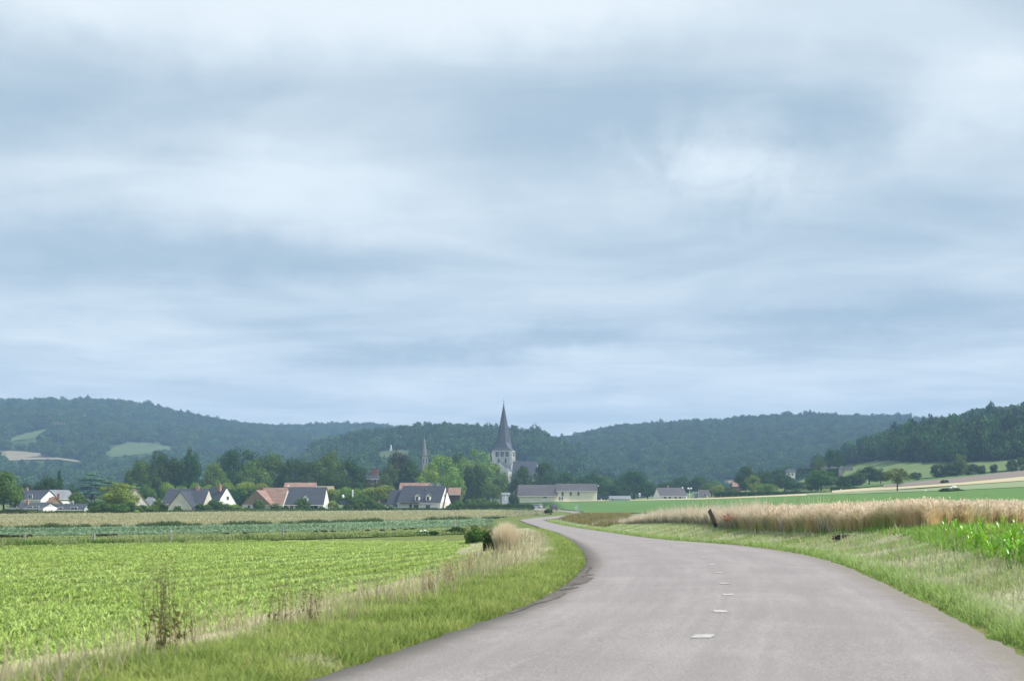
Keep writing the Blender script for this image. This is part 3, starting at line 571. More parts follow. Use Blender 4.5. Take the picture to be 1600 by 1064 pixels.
# ------------------------------------------------------------------ hills and the woods on them
class Hill:
    def __init__(s, ridge, base, Db, Dr, back=500, c=.5):
        s.r, s.b, s.Db, s.Dr, s.back, s.c = ridge, base, Db, Dr, back, c
    def D(s, px, v):
        d0 = np.interp(px, *zip(*s.Db)); d1 = np.interp(px, *zip(*s.Dr)); return d0+(d1-d0)*v
    def pt(s, px, v):
        px = np.asarray(px, float); v = np.asarray(v, float); D = s.D(px, v); X = (px-CX)/F*D
        zb = np.interp(px, *zip(*s.b)); d0 = s.D(px, 0); zb = H+(HZ-zb)*d0/F
        zr = H+(HZ-np.interp(px, *zip(*s.r)))*s.D(px, 1)/F; t_ = np.clip(v, 0, 1); S_ = t_*(1-s.c)+sm(t_)*s.c
        Z = zb+(zr-zb)*S_-np.clip(v-1, 0, 1)**2*250-np.clip(-v, 0, 1)*100; Z = Z+.055*(zr-zb)*nz(X, D, .011, s.c*7)+.02*(zr-zb)*nz(X, D, .03, s.c*3)*np.clip(t_*3, 0, 1)*np.clip((1.3-v)*2, 0, 1)
        return np.stack([X, D, Z], -1)
    def v_of(s, px, py):
        vs = np.linspace(0, 1.02, 200); P = s.pt(np.full(200, px), vs); rows = HZ-(P[:, 2]-H)*F/P[:, 1]; return float(np.interp(-py, -rows, vs))
    def build(s, m='hill', nu=160, nv=50):
        px = np.linspace(s.r[0][0], s.r[-1][0], nu); v = np.linspace(-.06, 1.35, nv); VV, PP = np.meshgrid(v, px, indexing='ij')
        o = link('hill', mesh_np('hill', s.pt(PP, VV).reshape(-1, 3), [grid_faces(nv, nu)], smooth=True), M[m]); tag(o, kind='structure'); return o
    def patch(s, name, m, poly, dz=1.0, nv=8):
        """a clearing: list of (px, py upper, py lower)"""
        q = []
        for j in range(nv):
            for a_, u_, l_ in poly:
                v0, v1 = s.v_of(a_, l_), s.v_of(a_, u_); p = s.pt(a_, v0+(v1-v0)*j/(nv-1)); q.append((p[0], p[1], p[2]+dz))
        s.clear = getattr(s, 'clear', [])+[poly]
        return tag(link(name, mesh_np(name, np.array(q), [grid_faces(nv, len(poly))], smooth=True), m), kind='structure')
    def wood(s, n, sz, hz, v0=0.0, v1=1.12, label='', dens=1.5, pxr=None, vmin=None):
        px = rng.uniform(*(pxr or (s.r[0][0], s.r[-1][0])), n); v = v0+(v1-v0)*rng.random(n)**dens; P = s.pt(px, v)
        rows = HZ-(P[:, 2]-H)*F/P[:, 1]; ok = np.ones(n, bool)
        for poly in getattr(s, 'clear', []):
            xs = [p[0] for p in poly]; up = np.interp(px, xs, [p[1] for p in poly], left=9e9, right=9e9); lo = np.interp(px, xs, [p[2] for p in poly], left=-9e9, right=-9e9)
            ok &= ~((rows > up-.5) & (rows < lo+8*sz/12*0+ (hz*F/P[:, 1])*.75) & (px > xs[0]) & (px < xs[-1]))
        if vmin is not None: ok &= v > np.interp(px, *zip(*vmin))
        cl = .5+.5*nz(P[:, 0], P[:, 1], .02, 1); return P[ok], (sz*(.55+.75*rng.random(n)+.5*(rng.random(n) < .05))*(.85+.3*cl))[ok], (hz*(.65+.6*rng.random(n)+.4*(rng.random(n) < .04))*(.8+.35*cl))[ok]
FAR = []
far_col = bpy.data.collections.new('far_crowns')       # source shapes for the woods; not in the scene itself
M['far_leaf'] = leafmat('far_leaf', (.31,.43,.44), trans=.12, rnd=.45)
def far_proto(kind):
    if kind == 'cone':
        L = [];
        for i in range(26):
            z_ = rng.uniform(.1, .95); rr = .5*(1-z_)**.8+.03; a_ = rng.uniform(0, 6.28); q = rr*rng.uniform(.4, .9); L.append((q*math.cos(a_), q*math.sin(a_), z_, .05+rr*.3, .05+rr*.3, .05+rr*.2))
    else: L = ellipsoid_lobes(17, .5, .52, .50, .15, .27, low=-.6)
    a_, b_, c_ = leaf_quads(L, 60, .052, out=.9, var=.3); me = mesh_np('far_crown', a_, [b_], c_); me.materials.append(M['far_leaf'])
    o = bpy.data.objects.new('far_crown', me); far_col.objects.link(o)
for _ in range(5): far_proto('round')
for _ in range(1): far_proto('cone')
def woodland(label, parts):
    P = np.concatenate([p[0] for p in parts]); sx = np.concatenate([p[1] for p in parts]); sz = np.concatenate([p[2] for p in parts]); n = len(P)
    P = P.copy(); P[:, 2] -= .12*sz
    me = bpy.data.meshes.new('woodland'); me.vertices.add(n); me.vertices.foreach_set('co', P.astype(np.float32).ravel())
    a = me.attributes.new('size', 'FLOAT_VECTOR', 'POINT'); a.data.foreach_set('vector', np.stack([sx, sx, sz], -1).astype(np.float32).ravel())
    a = me.attributes.new('turn', 'FLOAT_VECTOR', 'POINT'); a.data.foreach_set('vector', np.stack([0*sx, 0*sx, rng.uniform(0, 6.28, n)], -1).astype(np.float32).ravel())
    a = me.attributes.new('pick', 'INT', 'POINT'); a.data.foreach_set('value', np.where(rng.random(n) < .05, 5, rng.integers(0, 5, n)).astype(np.int32))
    o = link('woodland', me); tag(o, label, 'woodland', kind='stuff')
    ng = bpy.data.node_groups.get('trees_on_points')
    if ng is None:
        ng = bpy.data.node_groups.new('trees_on_points', 'GeometryNodeTree'); ng.interface.new_socket('Geometry', in_out='INPUT', socket_type='NodeSocketGeometry'); ng.interface.new_socket('Geometry', in_out='OUTPUT', socket_type='NodeSocketGeometry')
        N = ng.nodes; gi, go = N.new('NodeGroupInput'), N.new('NodeGroupOutput'); ip = N.new('GeometryNodeInstanceOnPoints'); ci = N.new('GeometryNodeCollectionInfo')
        ci.inputs['Collection'].default_value = far_col; ci.inputs['Separate Children'].default_value = True; ci.inputs['Reset Children'].default_value = True
        def at_(nm, ty):
            q = N.new('GeometryNodeInputNamedAttribute'); q.data_type = ty; q.inputs['Name'].default_value = nm; return next(z_ for z_ in q.outputs if z_.enabled and z_.name == 'Attribute')
        l = ng.links; l.new(gi.outputs[0], ip.inputs['Points']); l.new(ci.outputs[0], ip.inputs['Instance']); ip.inputs['Pick Instance'].default_value = True
        l.new(at_('pick', 'INT'), ip.inputs['Instance Index']); l.new(at_('turn', 'FLOAT_VECTOR'), ip.inputs['Rotation']); l.new(at_('size', 'FLOAT_VECTOR'), ip.inputs['Scale']); l.new(ip.outputs[0], go.inputs[0])
    md = o.modifiers.new('trees', 'NODES'); md.node_group = ng; return o
# A the long ridge at the left, B the wooded rise behind the church, C the broad far hill, D the near wooded slope at the right
hA = Hill([(-420,640),(-200,636),(0,634),(80,634),(160,638),(230,647),(280,656),(320,662),(400,669),(470,674),(540,674),(600,676),(680,680),(760,688),(860,695),(930,716),(1000,735)],
          [(-420,772),(1000,780)], [(-420,1150),(300,1250),(1000,1700)], [(-420,2150),(0,2250),(400,2500),(1000,2900)], c=.35)
hB = Hill([(380,790),(440,768),(480,722),(500,708),(560,692),(620,688),(690,685),(720,684),(760,689),(800,693),(850,700),(900,725),(930,743),(960,757),(1000,785)],
          [(380,790),(1000,788)], [(380,1000),(1000,1000)], [(380,1500),(1000,1450)], c=.3)
hC = Hill([(740,735),(800,718),(850,699),(870,694),(920,682),(960,673),(1040,667),(1120,663),(1200,660),(1300,658),(1400,658),(1460,660),(1600,666),(1900,680)],
          [(740,782),(1900,770)], [(740,1150),(1900,1150)], [(740,2000),(1900,2300)], c=.25)
hD = Hill([(1150,775),(1200,765),(1250,752),(1300,735),(1330,724),(1360,710),(1400,693),(1450,679),(1500,668),(1550,658),(1600,648),(1750,622),(1950,600)],
          [(1150,777),(1250,767),(1330,761),(1440,751),(1600,735.5),(1800,714),(1950,698)], [(1150,560),(1950,560)], [(1150,900),(1330,930),(1600,1150),(1950,1200)], c=.15)
M['hillside'] = land_material('hill_pasture', (.05,.065,.03), (.065,.095,.04), (.095,.125,.055), .2, .02); M['hilltan'] = land_material('hill_stubble', (.15,.13,.09), (.20,.175,.125), (.24,.21,.15), .2, .02)
for h_ in (hA, hB, hC): h_.build()
hD.build('pasture')
hA.patch('meadow', M['hillside'], [(8,690,694),(25,682,689),(45,677,687),(62,673,684),(80,668,676)])
hA.patch('meadow', M['hillside'], [(82,690,693),(95,684,694),(104,682,690)])
hA.patch('meadow', M['hillside'], [(158,712,716),(180,699,715),(200,692,713),(225,692,710),(250,696,705),(280,701,704)])
hA.patch('stubble', M['hilltan'], [(-60,708,722),(0,705,719),(30,706,717),(70,710,713)]); hA.patch('stubble', M['hilltan'], [(10,717,721),(60,715.5,719),(90,716,719),(120,720,723),(144,724,726)])
hA.patch('meadow', M['hillside'], [(330,713,719),(352,711,718)])
hB.patch('meadow', M['hillside'], [(585,707,722),(600,706,721),(622,704,719),(650,705,717)])
hB.patch('meadow', M['hillside'], [(752,705,720),(772,709,722),(800,719,728),(822,724,730),(840,728,732)])
hD.patch('pasture', M['pasture'], [(1240,752,764),(1300,738,757),(1345,727,750),(1400,722.5,746),(1440,724,742)], dz=.5)
hD.patch('pasture', M['pasture'], [(1440,729,749),(1500,728,743),(1545,723,739),(1600,719,734)], dz=.5)
hC.patch('stubble', M['hilltan'], [(1124,752.5,758),(1140,750.5,757),(1160,750.5,756)])
woodland('dark hazy wood covering the long ridge at the left', [hA.wood(19000, 16, 14, label='', dens=1.35)])
woodland('bluish green wood on the rise behind the church', [hB.wood(4600, 14, 17, v0=.04)])
woodland('dense hazy wood covering the broad far hill right of the spire', [hC.wood(13000, 13, 12, v0=-.02)])
woodland('dark wood on the near slope at the right edge', [hD.wood(7000, 9.5, 13, dens=1.1, vmin=[(1150,.95),(1290,.9)]+[(a_, hD.v_of(a_, b_)) for a_, b_ in ((1318,726),(1345,724),(1400,722),(1440,724),(1500,723),(1560,721),(1600,717),(1950,688))])])
# ------------------------------------------------------------------ trees of the village, from left to right
T = tree
T(6,734,66,305,'round','Gm','broad mid green tree at the left picture edge beside the white bungalow')
T(20,794,52,303,'bush','Gx','dark low growth under the broad tree at the left picture edge','bush')
T(-45,742,60,330,'round','Gm','green tree mostly cut off by the left picture edge')
T(40,752,38,500,'round','Gd','dark tree behind the roof of the two storey white house at far left')
T(76,741,46,430,'round','Gd','dark round tree behind the orange roof at far left')
T(93,733,15,480,'cone','Gd','slim pointed conifer poking up behind the dark round tree at far left')
T(112,755,30,440,'round','Gd','low dark green tree left of the blue grey cedar')
T(143,739,62,410,'cedar','Bl','blue grey cedar with flat layered branches')
T(120,768,30,380,'bush','Gm','green bush below the cedar, right of the dark chimney','bush')
T(168,744,28,420,'cedar','Bl','small blue grey cedar right of the larger layered cedar')
T(187,752,60,330,'round','Gb','bright leafy tree standing left of the white gable with the red verge')
T(150,781,30,322,'bush','Gm','rounded green bush at the end of the low slate wing','bush')
T(163,784,34,318,'bush','Gm','green bush in front of the bright leafy tree, left one','bush')
T(186,786,34,318,'bush','Gm','green bush at the foot of the bright leafy tree','bush')
T(202,783,24,322,'bush','Gd','dark bush right below the bright leafy tree','bush')
T(213,796,10,320,'bush','Gy','small yellow bush below the white gable with the red verge','bush')
T(222,788,24,335,'bush','Gm','green bush below the small hipped grey roof','bush')
T(238,787,22,338,'bush','Gm','green bush left of the cream house with the front gable','bush')
T(247,778,16,350,'bush','Gm','upright green bush at the left corner of the cream front gable house','bush')
T(255,786,16,345,'bush','Gd','dark green bush before the left wall of the cream front gable house','bush')
T(217,713,45,520,'round','Gm','round green tree at the left end of the tall treeline')
T(258,703,72,540,'round','Gd','very broad dark tree in the tall treeline behind the cream front gable house')
T(297,698,36,530,'tall','Gd','tall slim dark tree with a rounded top, right of the very broad dark tree')
T(283,715,45,545,'round','Gd','dark tree filling the gap below the tall slim dark tree')
T(240,740,45,500,'bush','Gd','dark undergrowth tree below the tall treeline at left','tree')
T(212,755,26,470,'cedar','Bl','grey blue conifer behind the small hipped grey roof')
T(232,752,30,450,'round','Gm','small spreading tree above the small hipped grey roof')
T(336,720,45,520,'round','Gm','medium green tree behind the tallest white gable')
T(374,696,69,560,'round','Gd','large grey green tree behind the tan gable house, left of its pair')
T(355,712,38,570,'round','Gd','dark tree behind the left side of the large grey green tree')
T(424,700,69,555,'round','Gm','large rounded tree behind the red tile roof')
T(398,715,56,540,'round','Gm','grey green tree between the two large trees behind the tan gable')
T(458,714,49,550,'round','Gd','dark green tree behind the long slate roof, left part')
T(485,716,49,545,'round','Gd','dark green tree behind the right end of the long slate roof')
T(513,702,65,560,'round','Gm','tallest domed tree of the middle treeline right of the long slate roof')
T(545,712,52,570,'round','Gd','dark tree right of the tallest domed tree')
T(528,725,49,540,'round','Gd','dark tree below and right of the tallest domed tree')
T(565,728,34,580,'round','Gd','dark tree beside the brick house with the huge chimney')
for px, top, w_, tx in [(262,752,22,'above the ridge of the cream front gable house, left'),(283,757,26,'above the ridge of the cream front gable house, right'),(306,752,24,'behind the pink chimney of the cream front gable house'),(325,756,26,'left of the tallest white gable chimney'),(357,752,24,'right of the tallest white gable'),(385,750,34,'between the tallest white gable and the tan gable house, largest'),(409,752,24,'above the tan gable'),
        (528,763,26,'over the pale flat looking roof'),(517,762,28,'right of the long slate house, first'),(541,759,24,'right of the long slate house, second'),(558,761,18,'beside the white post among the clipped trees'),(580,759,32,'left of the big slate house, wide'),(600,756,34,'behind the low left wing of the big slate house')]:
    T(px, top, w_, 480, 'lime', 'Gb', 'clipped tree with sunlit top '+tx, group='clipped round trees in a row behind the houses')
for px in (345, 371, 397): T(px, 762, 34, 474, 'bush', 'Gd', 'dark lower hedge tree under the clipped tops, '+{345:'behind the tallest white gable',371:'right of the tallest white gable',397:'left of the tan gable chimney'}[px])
T(313,786,16,362,'bush','Gd','small dark bush at the right corner of the cream front gable','bush')
T(322,787,20,372,'bush','Gm','green bush between the cream front gable and the tallest white gable','bush')
T(336,779,26,374,'bush','Gm','tall green bush before the tallest white gable','bush')
T(352,786,26,376,'bush','Gm','low spreading bush right of the tallest white gable','bush')
T(366,787,24,380,'bush','Gb','light green bush left of the tan gable house','bush')
T(278,790,16,356,'bush','Gm','small green bush left of the window of the cream front gable','bush')
T(385,792,12,402,'bush','Gm','small bush at the left corner of the tan gable house','bush')
T(446,789,12,404,'bush','Gd','low dark bush between the tan gable house and the long slate house','bush')
T(503,791,12,404,'bush','Gd','low dark bush at the right corner of the long slate house','bush')
T(612,790,16,410,'bush','Gm','green bush before the low left wing of the big slate house','bush')
T(643,792,14,412,'bush','Gm','small bush before the front wall of the big slate house, left of its door','bush')
T(705,786,16,414,'bush','Gm','green bush before the white right gable of the big slate house','bush')
T(715,780,20,418,'bush','Gm','taller green bush right of the white gable of the big slate house','bush')
T(405,780,19,410,'bush','Gm','conical green bush before the tan gable','bush')
T(427,785,20,412,'bush','Gm','round green bush before the right end of the tan gable house','bush')
T(473,777,26,405,'bush','Gm','upright green bush hiding the dormer house front','bush')
T(521,781,18,420,'bush','Gb','light green rounded bush right of the long slate house','bush')
T(541,787,16,405,'bush','Gd','dark round bush in the gap between the two slate houses','bush')
T(555,775,26,415,'bush','Gm','loose grey green bush in the gap between the two slate houses','bush')
T(574,772,32,420,'bush','Gm','large loose bush left of the big slate house','bush')
T(562,784,20,404,'bush','Gm','low bush before the large loose bush left of the big slate house','bush')
T(592,784,26,415,'bush','Gm','flowering pale bush beside the low left wing of the big slate house','bush')
T(625,701,45,620,'round','Cu','dark copper coloured tree left of the small grey spire')
T(610,722,40,590,'round','Gm','grey green tree below the copper coloured tree')
T(641,714,49,590,'round','Gd','deep green tree right below the copper coloured tree')
T(600,738,34,560,'round','Gd','dark tree right of the brick house with the huge chimney')
T(690,709,65,560,'round','Gb','sunlit light green tree behind the big slate house')
T(670,728,40,545,'round','Gb','sunlit spreading tree left half, behind the orange roof')
T(706,735,45,540,'round','Gb','light green lower tree behind the right end of the big slate house')
T(715,701,49,660,'round','Gd','dark green tree behind the sunlit light green tree')
T(745,700,67,640,'round','Gb','tall sunlit tree touching the church tower on its left')
T(724,713,34,600,'tall','Gb','pale sunlit upright tree left of the dark yew')
T(770,722,47,650,'round','Gm','green tree below the church tower, left')
T(783,738,38,640,'round','Gm','small green tree at the foot of the church transept')
T(741,725,47,555,'yew','Gx','very dark dense yew shaped like a cone, left of the church')
T(727,750,34,560,'round','Gm','green tree at the left foot of the dark yew')
T(765,752,40,575,'round','Gm','green tree at the right foot of the dark yew')
T(813,727,38,600,'yew','Gx','dark conifer right of the church tower')
T(852,722,56,630,'cone','Gx','larger dark conifer above the long hall')
T(835,742,29,640,'round','Gd','dark tree between the two dark conifers over the long hall')
T(885,736,45,680,'round','Gd','dark tree above the middle of the long hall roof')
T(908,742,38,670,'round','Gd','dark tree above the right part of the long hall roof')
T(928,738,43,660,'round','Gd','brownish dark tree at the right end of the long hall')
T(947,742,29,680,'tall','Gm','thin grey green tree right of the long hall')
T(990,731,56,660,'round','Gd','large round dark tree left of the low white house with the long slate roof')
T(966,750,45,640,'round','Gd','dark tree left of the large round dark tree')
T(1012,752,38,650,'round','Gd','dark tree right of the large round dark tree')
T(1040,752,38,690,'round','Gd','dark tree behind the long slate roof of the low white house')
T(1063,742,36,700,'round','Gd','round dark tree behind the chimney of the low white house')
T(1091,741,34,700,'round','Gd','round dark tree behind the double lamp post')
T(1112,749,38,620,'round','Gm','green tree right of the glass shelter')
T(1122,757,22,600,'bush','Gb','light green bush tree right of the glass shelter')
T(1138,760,29,600,'bush','Gm','green bush tree left of the birch','tree')
T(1165,727,36,600,'round','Gd','tall dark tree behind the birch')
T(1176,741,27,540,'birch','Gb','pale birch with white stem beside the weeping willow')
T(1197,755,36,535,'willow','Gb','small weeping willow with drooping light green branches')
T(1190,736,45,620,'round','Gd','dark tree behind the weeping willow')
T(1214,731,45,640,'round','Gd','broad dark tree left of the distant white house')
T(1242,748,29,560,'round','Bl','grey green tree below the distant white house')
T(1234,744.5,22,650,'bush','Gd','small dark bush hiding the foot of the distant white house','bush')
T(1226,742,29,600,'round','Gd','dark tree touching the distant white house on its left')
T(1283,732,45,520,'round','Gm','rounded green tree in front of the tall clipped hedge')
T(1270,748,27,530,'bush','Gm','lower green tree left of the rounded tree before the clipped hedge','tree')
T(1303,698,34,660,'round','Gd','dark tree standing alone above the stone wall')
T(1280,711,20,640,'round','Gm','light green round tree left of the dark tree above the stone wall')
T(1358,726,40,560,'round','Gd','dark tree left behind the russet tree')
T(1376,731,29,560,'round','Gd','dark tree directly behind the russet tree')
T(1338,737,34,550,'bush','Gd','dark thicket tree left of the russet tree','tree')
T(1318,742,27,545,'bush','Gd','dark thicket tree below the stone pillar','tree')
T(1402,729,46,352,'airy','Re','lone russet leaved tree with a bare trunk standing on the field edge')
T(1430,737,20,560,'bush','Gd','dark bush right of the russet tree','bush')
for px, top, w_, tx in [(1468,724,28,'leftmost, low and broad'),(1485,722,30,'second, below the wood'),(1502,708,26,'tallest and palest'),(1519,724,24,'right of the tallest'),(1533,726,16,'at the right end of the clump')]:
    T(px, top, w_, 575, 'bush', 'Gd' if top > 710 else 'Gm', 'bush above the ploughed field, '+tx, 'bush', group='bushes above the ploughed field')
T(1553,724,13,580,'bush','Gd','small round bush standing alone above the ploughed field','bush')
T(1582,716,20,585,'bush','Gd','dark bush near the right edge above the ploughed field','bush'); T(1600,712,24,590,'bush','Gd','dark bush cut by the right edge above the ploughed field','bush')
T(1476,749,13,430,'bush','Gx','small dark round bush on the lower edge of the ploughed field','bush')
T(887-85,770,19,510,'bush','Gd','dark egg shaped bush left of the long hall','bush',sink=1.2)
for px, top, w_, lf, tx in [(723,786,26,'Gd','right of the big slate house'),(737,778,24,'Gm','below the dark yew'),(752,777,22,'Gm','left of the white pavilion'),(770,780,26,'Gm','just left of the white pavilion'),(748,789,22,'Gb','light green, low, below the dark yew'),(778,788,20,'Gb','yellowish, below the white pavilion'),(792,789,16,'Gm','below the egg shaped bush'),(818,789,18,'Gd','left of the silver car'),(829,788,14,'Gd','touching the silver car')]:
    T(px, top, w_, 470, 'bush', lf, 'garden bush at the end of the meadow, '+tx, 'bush', sink=.6)
T(857,794.5,15,300,'bush','Gx','dark round bush on the meadow side of the road bend','bush')

# hedges
def hedge(name, label, px0, px1, top, D, thick, leaf, D1=None, dens=26, mesh_seed=0, bot=None):
    D1 = D1 or D; a, b_ = spot(px0, D), spot(px1, D1); Lh = (b_-a).length; n = int(dens*Lh*max(1, .6)); 
    zt = hgt(top, (D+D1)/2); t_ = rng.random(n*4); base = a.z+(b_.z-a.z)*t_
    hh = zt-base.mean(); f = rng.random(n*4); ang = math.atan2(b_.y-a.y, b_.x-a.x)
    if bot: base = base*0+hgt(bot, (D+D1)/2); hh = zt-base[0]
    side = rng.choice([-1, 1], n*4)*thick/2; topm = rng.random(n*4) < .3
    off = np.where(topm, rng.uniform(-1, 1, n*4)*thick/2, side+rng.normal(0, .06, n*4)); zz = base+hh*np.where(topm, 1+rng.normal(0, .04, n*4), f)
    C = np.stack([a.x+(b_.x-a.x)*t_-math.sin(ang)*off, a.y+(b_.y-a.y)*t_+math.cos(ang)*off, zz], -1)
    Lb = [(p[0], p[1], p[2], .32, .32, .28) for p in C]
    V_, F_, C_ = leaf_quads(Lb, 6, .13, out=.4)
    o = link(name, mesh_np(name, V_, [F_], C_), M[leaf]); tag(o, label, 'hedge'); return o
hedge('clipped_hedge','dark clipped hedge in front of the white bungalow',50,108,800.5,318,1.0,'Gx')
hedge('clipped_hedge','low dark hedge at the foot of the bright leafy tree garden',108,262,803,328,.9,'Gd',D1=345)
hedge('clipped_hedge','low hedge along the meadow before the cream and white gables',262,392,798.5,345,.9,'Gd',D1=398)
hedge('clipped_hedge','low hedge along the meadow before the tan gable and the long slate house',392,545,796,398,.9,'Gd',D1=412)
hedge('clipped_hedge','low hedge along the meadow before the big slate house',566,716,795,412,.9,'Gd',D1=425)
hedge('clipped_hedge','low hedge right of the big slate house reaching the silver car',716,830,789,440,1.4,'Gd',D1=480)
hedge('clipped_hedge','tall square clipped hedge on the slope left of the stone pillar',1245,1284,733,600,2.0,'Gx',bot=747)
hedge('clipped_hedge','short dark clipped hedge between the rounded tree and the stone pillar',1292,1309,733,600,2.0,'Gx',bot=743)
hedge('boundary_hedge','long low dark hedge below the willow and rounded tree',1118,1300,769.5,500,1.5,'Gx',D1=470,bot=779)
hedge('boundary_hedge','dark hedge running down from the russet tree to the field corner',1300,1345,762,480,2.0,'Gd',D1=470,bot=770)
hedge('boundary_hedge','dark hedge behind the rounded green tree',1225,1345,755,560,2.0,'Gx',bot=770)

# ------------------------------------------------------------------ houses
M['slate'] = mat('slate_roof', (.056,.063,.082), .55, .25, 2.2, stretch=(1,1,5), bump=.3); M['slate_old'] = mat('old_slate', (.088,.083,.09), .7, .3, 1.4, bump=.3); M['greyroof'] = mat('grey_roof', (.20,.215,.235), .7, .25, 2)
M['tile'] = mat('red_tile', (.33,.205,.165), .8, .35, 3.0, stretch=(1,1,4), bump=.3); M['orange'] = mat('orange_tile', (.46,.24,.16), .8, .3, 3)
M['white'] = mat('white_render', (.80,.79,.75), .85, .08, 1.0); M['cream'] = mat('cream_render', (.62,.585,.50), .85, .10, .8); M['greywall'] = mat('grey_render', (.50,.51,.50), .85, .1, .8); M['tanwall'] = mat('tan_render', (.30,.225,.15), .85, .15, 1.5)
M['yellow'] = mat('yellow_render', (.76,.71,.56), .85, .1, .5); M['brick'] = mat('red_brick', (.26,.125,.10), .85, .35, 4); M['chim'] = mat('chimney_brick', (.50,.30,.23), .85, .3, 5); M['stone'] = mat('pale_stone', (.56,.555,.54), .9, .28, .55, bump=.4); M['wood'] = mat('dark_timber', (.10,.075,.055), .8, .3, 6); M['bluegrey'] = mat('blue_grey_wall', (.40,.43,.47), .8, .1, 1)
M['glass'] = mat('window_glass', (.045,.055,.065), .12, .2, 3, spec=.7); M['joinery'] = mat('white_joinery', (.74,.74,.72), .6, .05, 3); M['spire'] = mat('spire_slate', (.070,.078,.105), .6, .3, .55, stretch=(1,1,.35)); M['iron'] = mat('dark_iron', (.06,.06,.065), .5)
M['oldstone'] = mat('weathered_stone', (.20,.195,.20), .9, .3, .8)
def T3(x=0, y=0, z=0, rz=0): return Matrix.Translation((x, y, z)) @ Matrix.Rotation(rz, 4, 'Z')
def window(parent, Tm, x, y, z, w_, h_, face='f', door=False):
    """frame with its pane, on the wall plane y (face f looks to -y, r looks to +x, l to -x)"""
    rz = {'f': 0, 'r': math.pi/2, 'l': -math.pi/2, 'b': math.pi}[face]; A = Tm @ T3(x, y, z, rz)
    fr = MB(A); t_ = .09
    fr.box(-w_/2, -.03, 0, t_, .12, h_+t_); fr.box(w_/2, -.03, 0, t_, .12, h_+t_); fr.box(0, -.03, h_/2, w_-t_, .118, t_); fr.box(0, -.03, -h_/2, w_-t_, .118, t_)
    if w_ > .9: fr.box(0, -.03, 0, .06, .11, h_-t_)
    f = fr.build('door' if door else 'window', M['joinery'], parent)
    MB(A).box(0, -.012, 0, w_-.02, .05, h_-.02).build('pane', M['glass'], f); return f
def volume(root, Tm, L, Wd, hw, hr, wallm, roofm, over=.35, hipl=0, hipr=0, name='wall', thick=.16):
    """gabled block, ridge along x"""
    MB(Tm).prism([(-Wd/2, -.5), (Wd/2, -.5), (Wd/2, hw), (0, hr-.02), (-Wd/2, hw)] if not (hipl or hipr) else [(-Wd/2, -.5), (Wd/2, -.5), (Wd/2, hw), (-Wd/2, hw)], 'x', -L/2, L/2).build(name, wallm, root)
    sl_ = (hr-hw)/(Wd/2); oy = Wd/2+over; oz = hw-over*sl_; R_ = MB(Tm); Lx = L/2+(.18 if not (hipl or hipr) else over)
    for s_ in (-1, 1):
        lo, hi = (s_*oy, oz), (0, hr); P = [(-Lx, lo[0], lo[1]), (Lx, lo[0], lo[1]), (Lx-hipr, 0, hr), (-Lx+hipl, 0, hr)]
        R_.hexa(P+[(p[0], p[1], p[2]+thick) for p in P] if s_ < 0 else [P[i] for i in (1, 0, 3, 2)]+[(P[i][0], P[i][1], P[i][2]+thick) for i in (1, 0, 3, 2)])
    for hp, s_ in ((hipl, -1), (hipr, 1)):
        if hp: P = [(s_*Lx, -oy, oz), (s_*Lx, oy, oz), (s_*(Lx-hp), .01, hr), (s_*(Lx-hp), -.01, hr)]; R_.hexa(P+[(p[0], p[1], p[2]+thick) for p in P])
    ro = R_.build('roof', roofm, root)
    for s_ in (-1, 1): MB(Tm).tube((-Lx+.02, s_*(oy+.05), oz-.02), (Lx-.02, s_*(oy+.05), oz-.02), .075, .075, 6).build('gutter', M['joinery'], ro)
    return ro
def chimney(roof, Tm, x, y, z0, z1, w_=.7, d_=.5, m=None):
    b_ = MB(Tm); b_.box(x, y, (z0+z1)/2, w_, d_, z1-z0); b_.box(x, y, z1+.06, w_+.14, d_+.14, .14); b_.tube((x-w_*.2, y, z1+.12), (x-w_*.2, y, z1+.42), .12, .10, 8); b_.tube((x+w_*.2, y, z1+.12), (x+w_*.2, y, z1+.42), .12, .10, 8)
    return b_.build('chimney', m or M['chim'], roof)
def dormer(root, Tm, x, y, z, w_=1.5, h_=1.5, roofm=None, dep=2.2):
    A = Tm @ T3(x, y, z); d = MB(A).prism([(-w_/2, 0), (w_/2, 0), (w_/2, h_), (0, h_+w_*.5), (-w_/2, h_)], 'y', 0, dep).build('dormer', M['white'], root)
    r = MB(A)
    for s_ in (-1, 1):
        P = [(s_*(w_/2+.2), -.2, h_-.2), (s_*(w_/2+.2), dep, h_-.2), (0, dep, h_+w_*.5), (0, -.2, h_+w_*.5)]; r.hexa(P+[(p[0], p[1], p[2]+.13) for p in P])
    r.build('roof', roofm, d); f = MB(A); f.box(0, -.03, h_*.5, w_*.62, .08, h_*.86).build('window_frame', M['joinery'], d)
    MB(A).box(0, -.05, h_*.5, w_*.46, .08, h_*.70).build('pane', M['glass'], d); return d
def house(name, label, px, D, rot, cat='house'):
    g = spot(px, D); return tag(empty(name, (g.x, g.y, g.z), math.radians(rot)), label, cat), g
I4 = Matrix.Identity(4)
def Hh(py, D, g): return hgt(py, D)-g.z
def mpp(D): return D/F
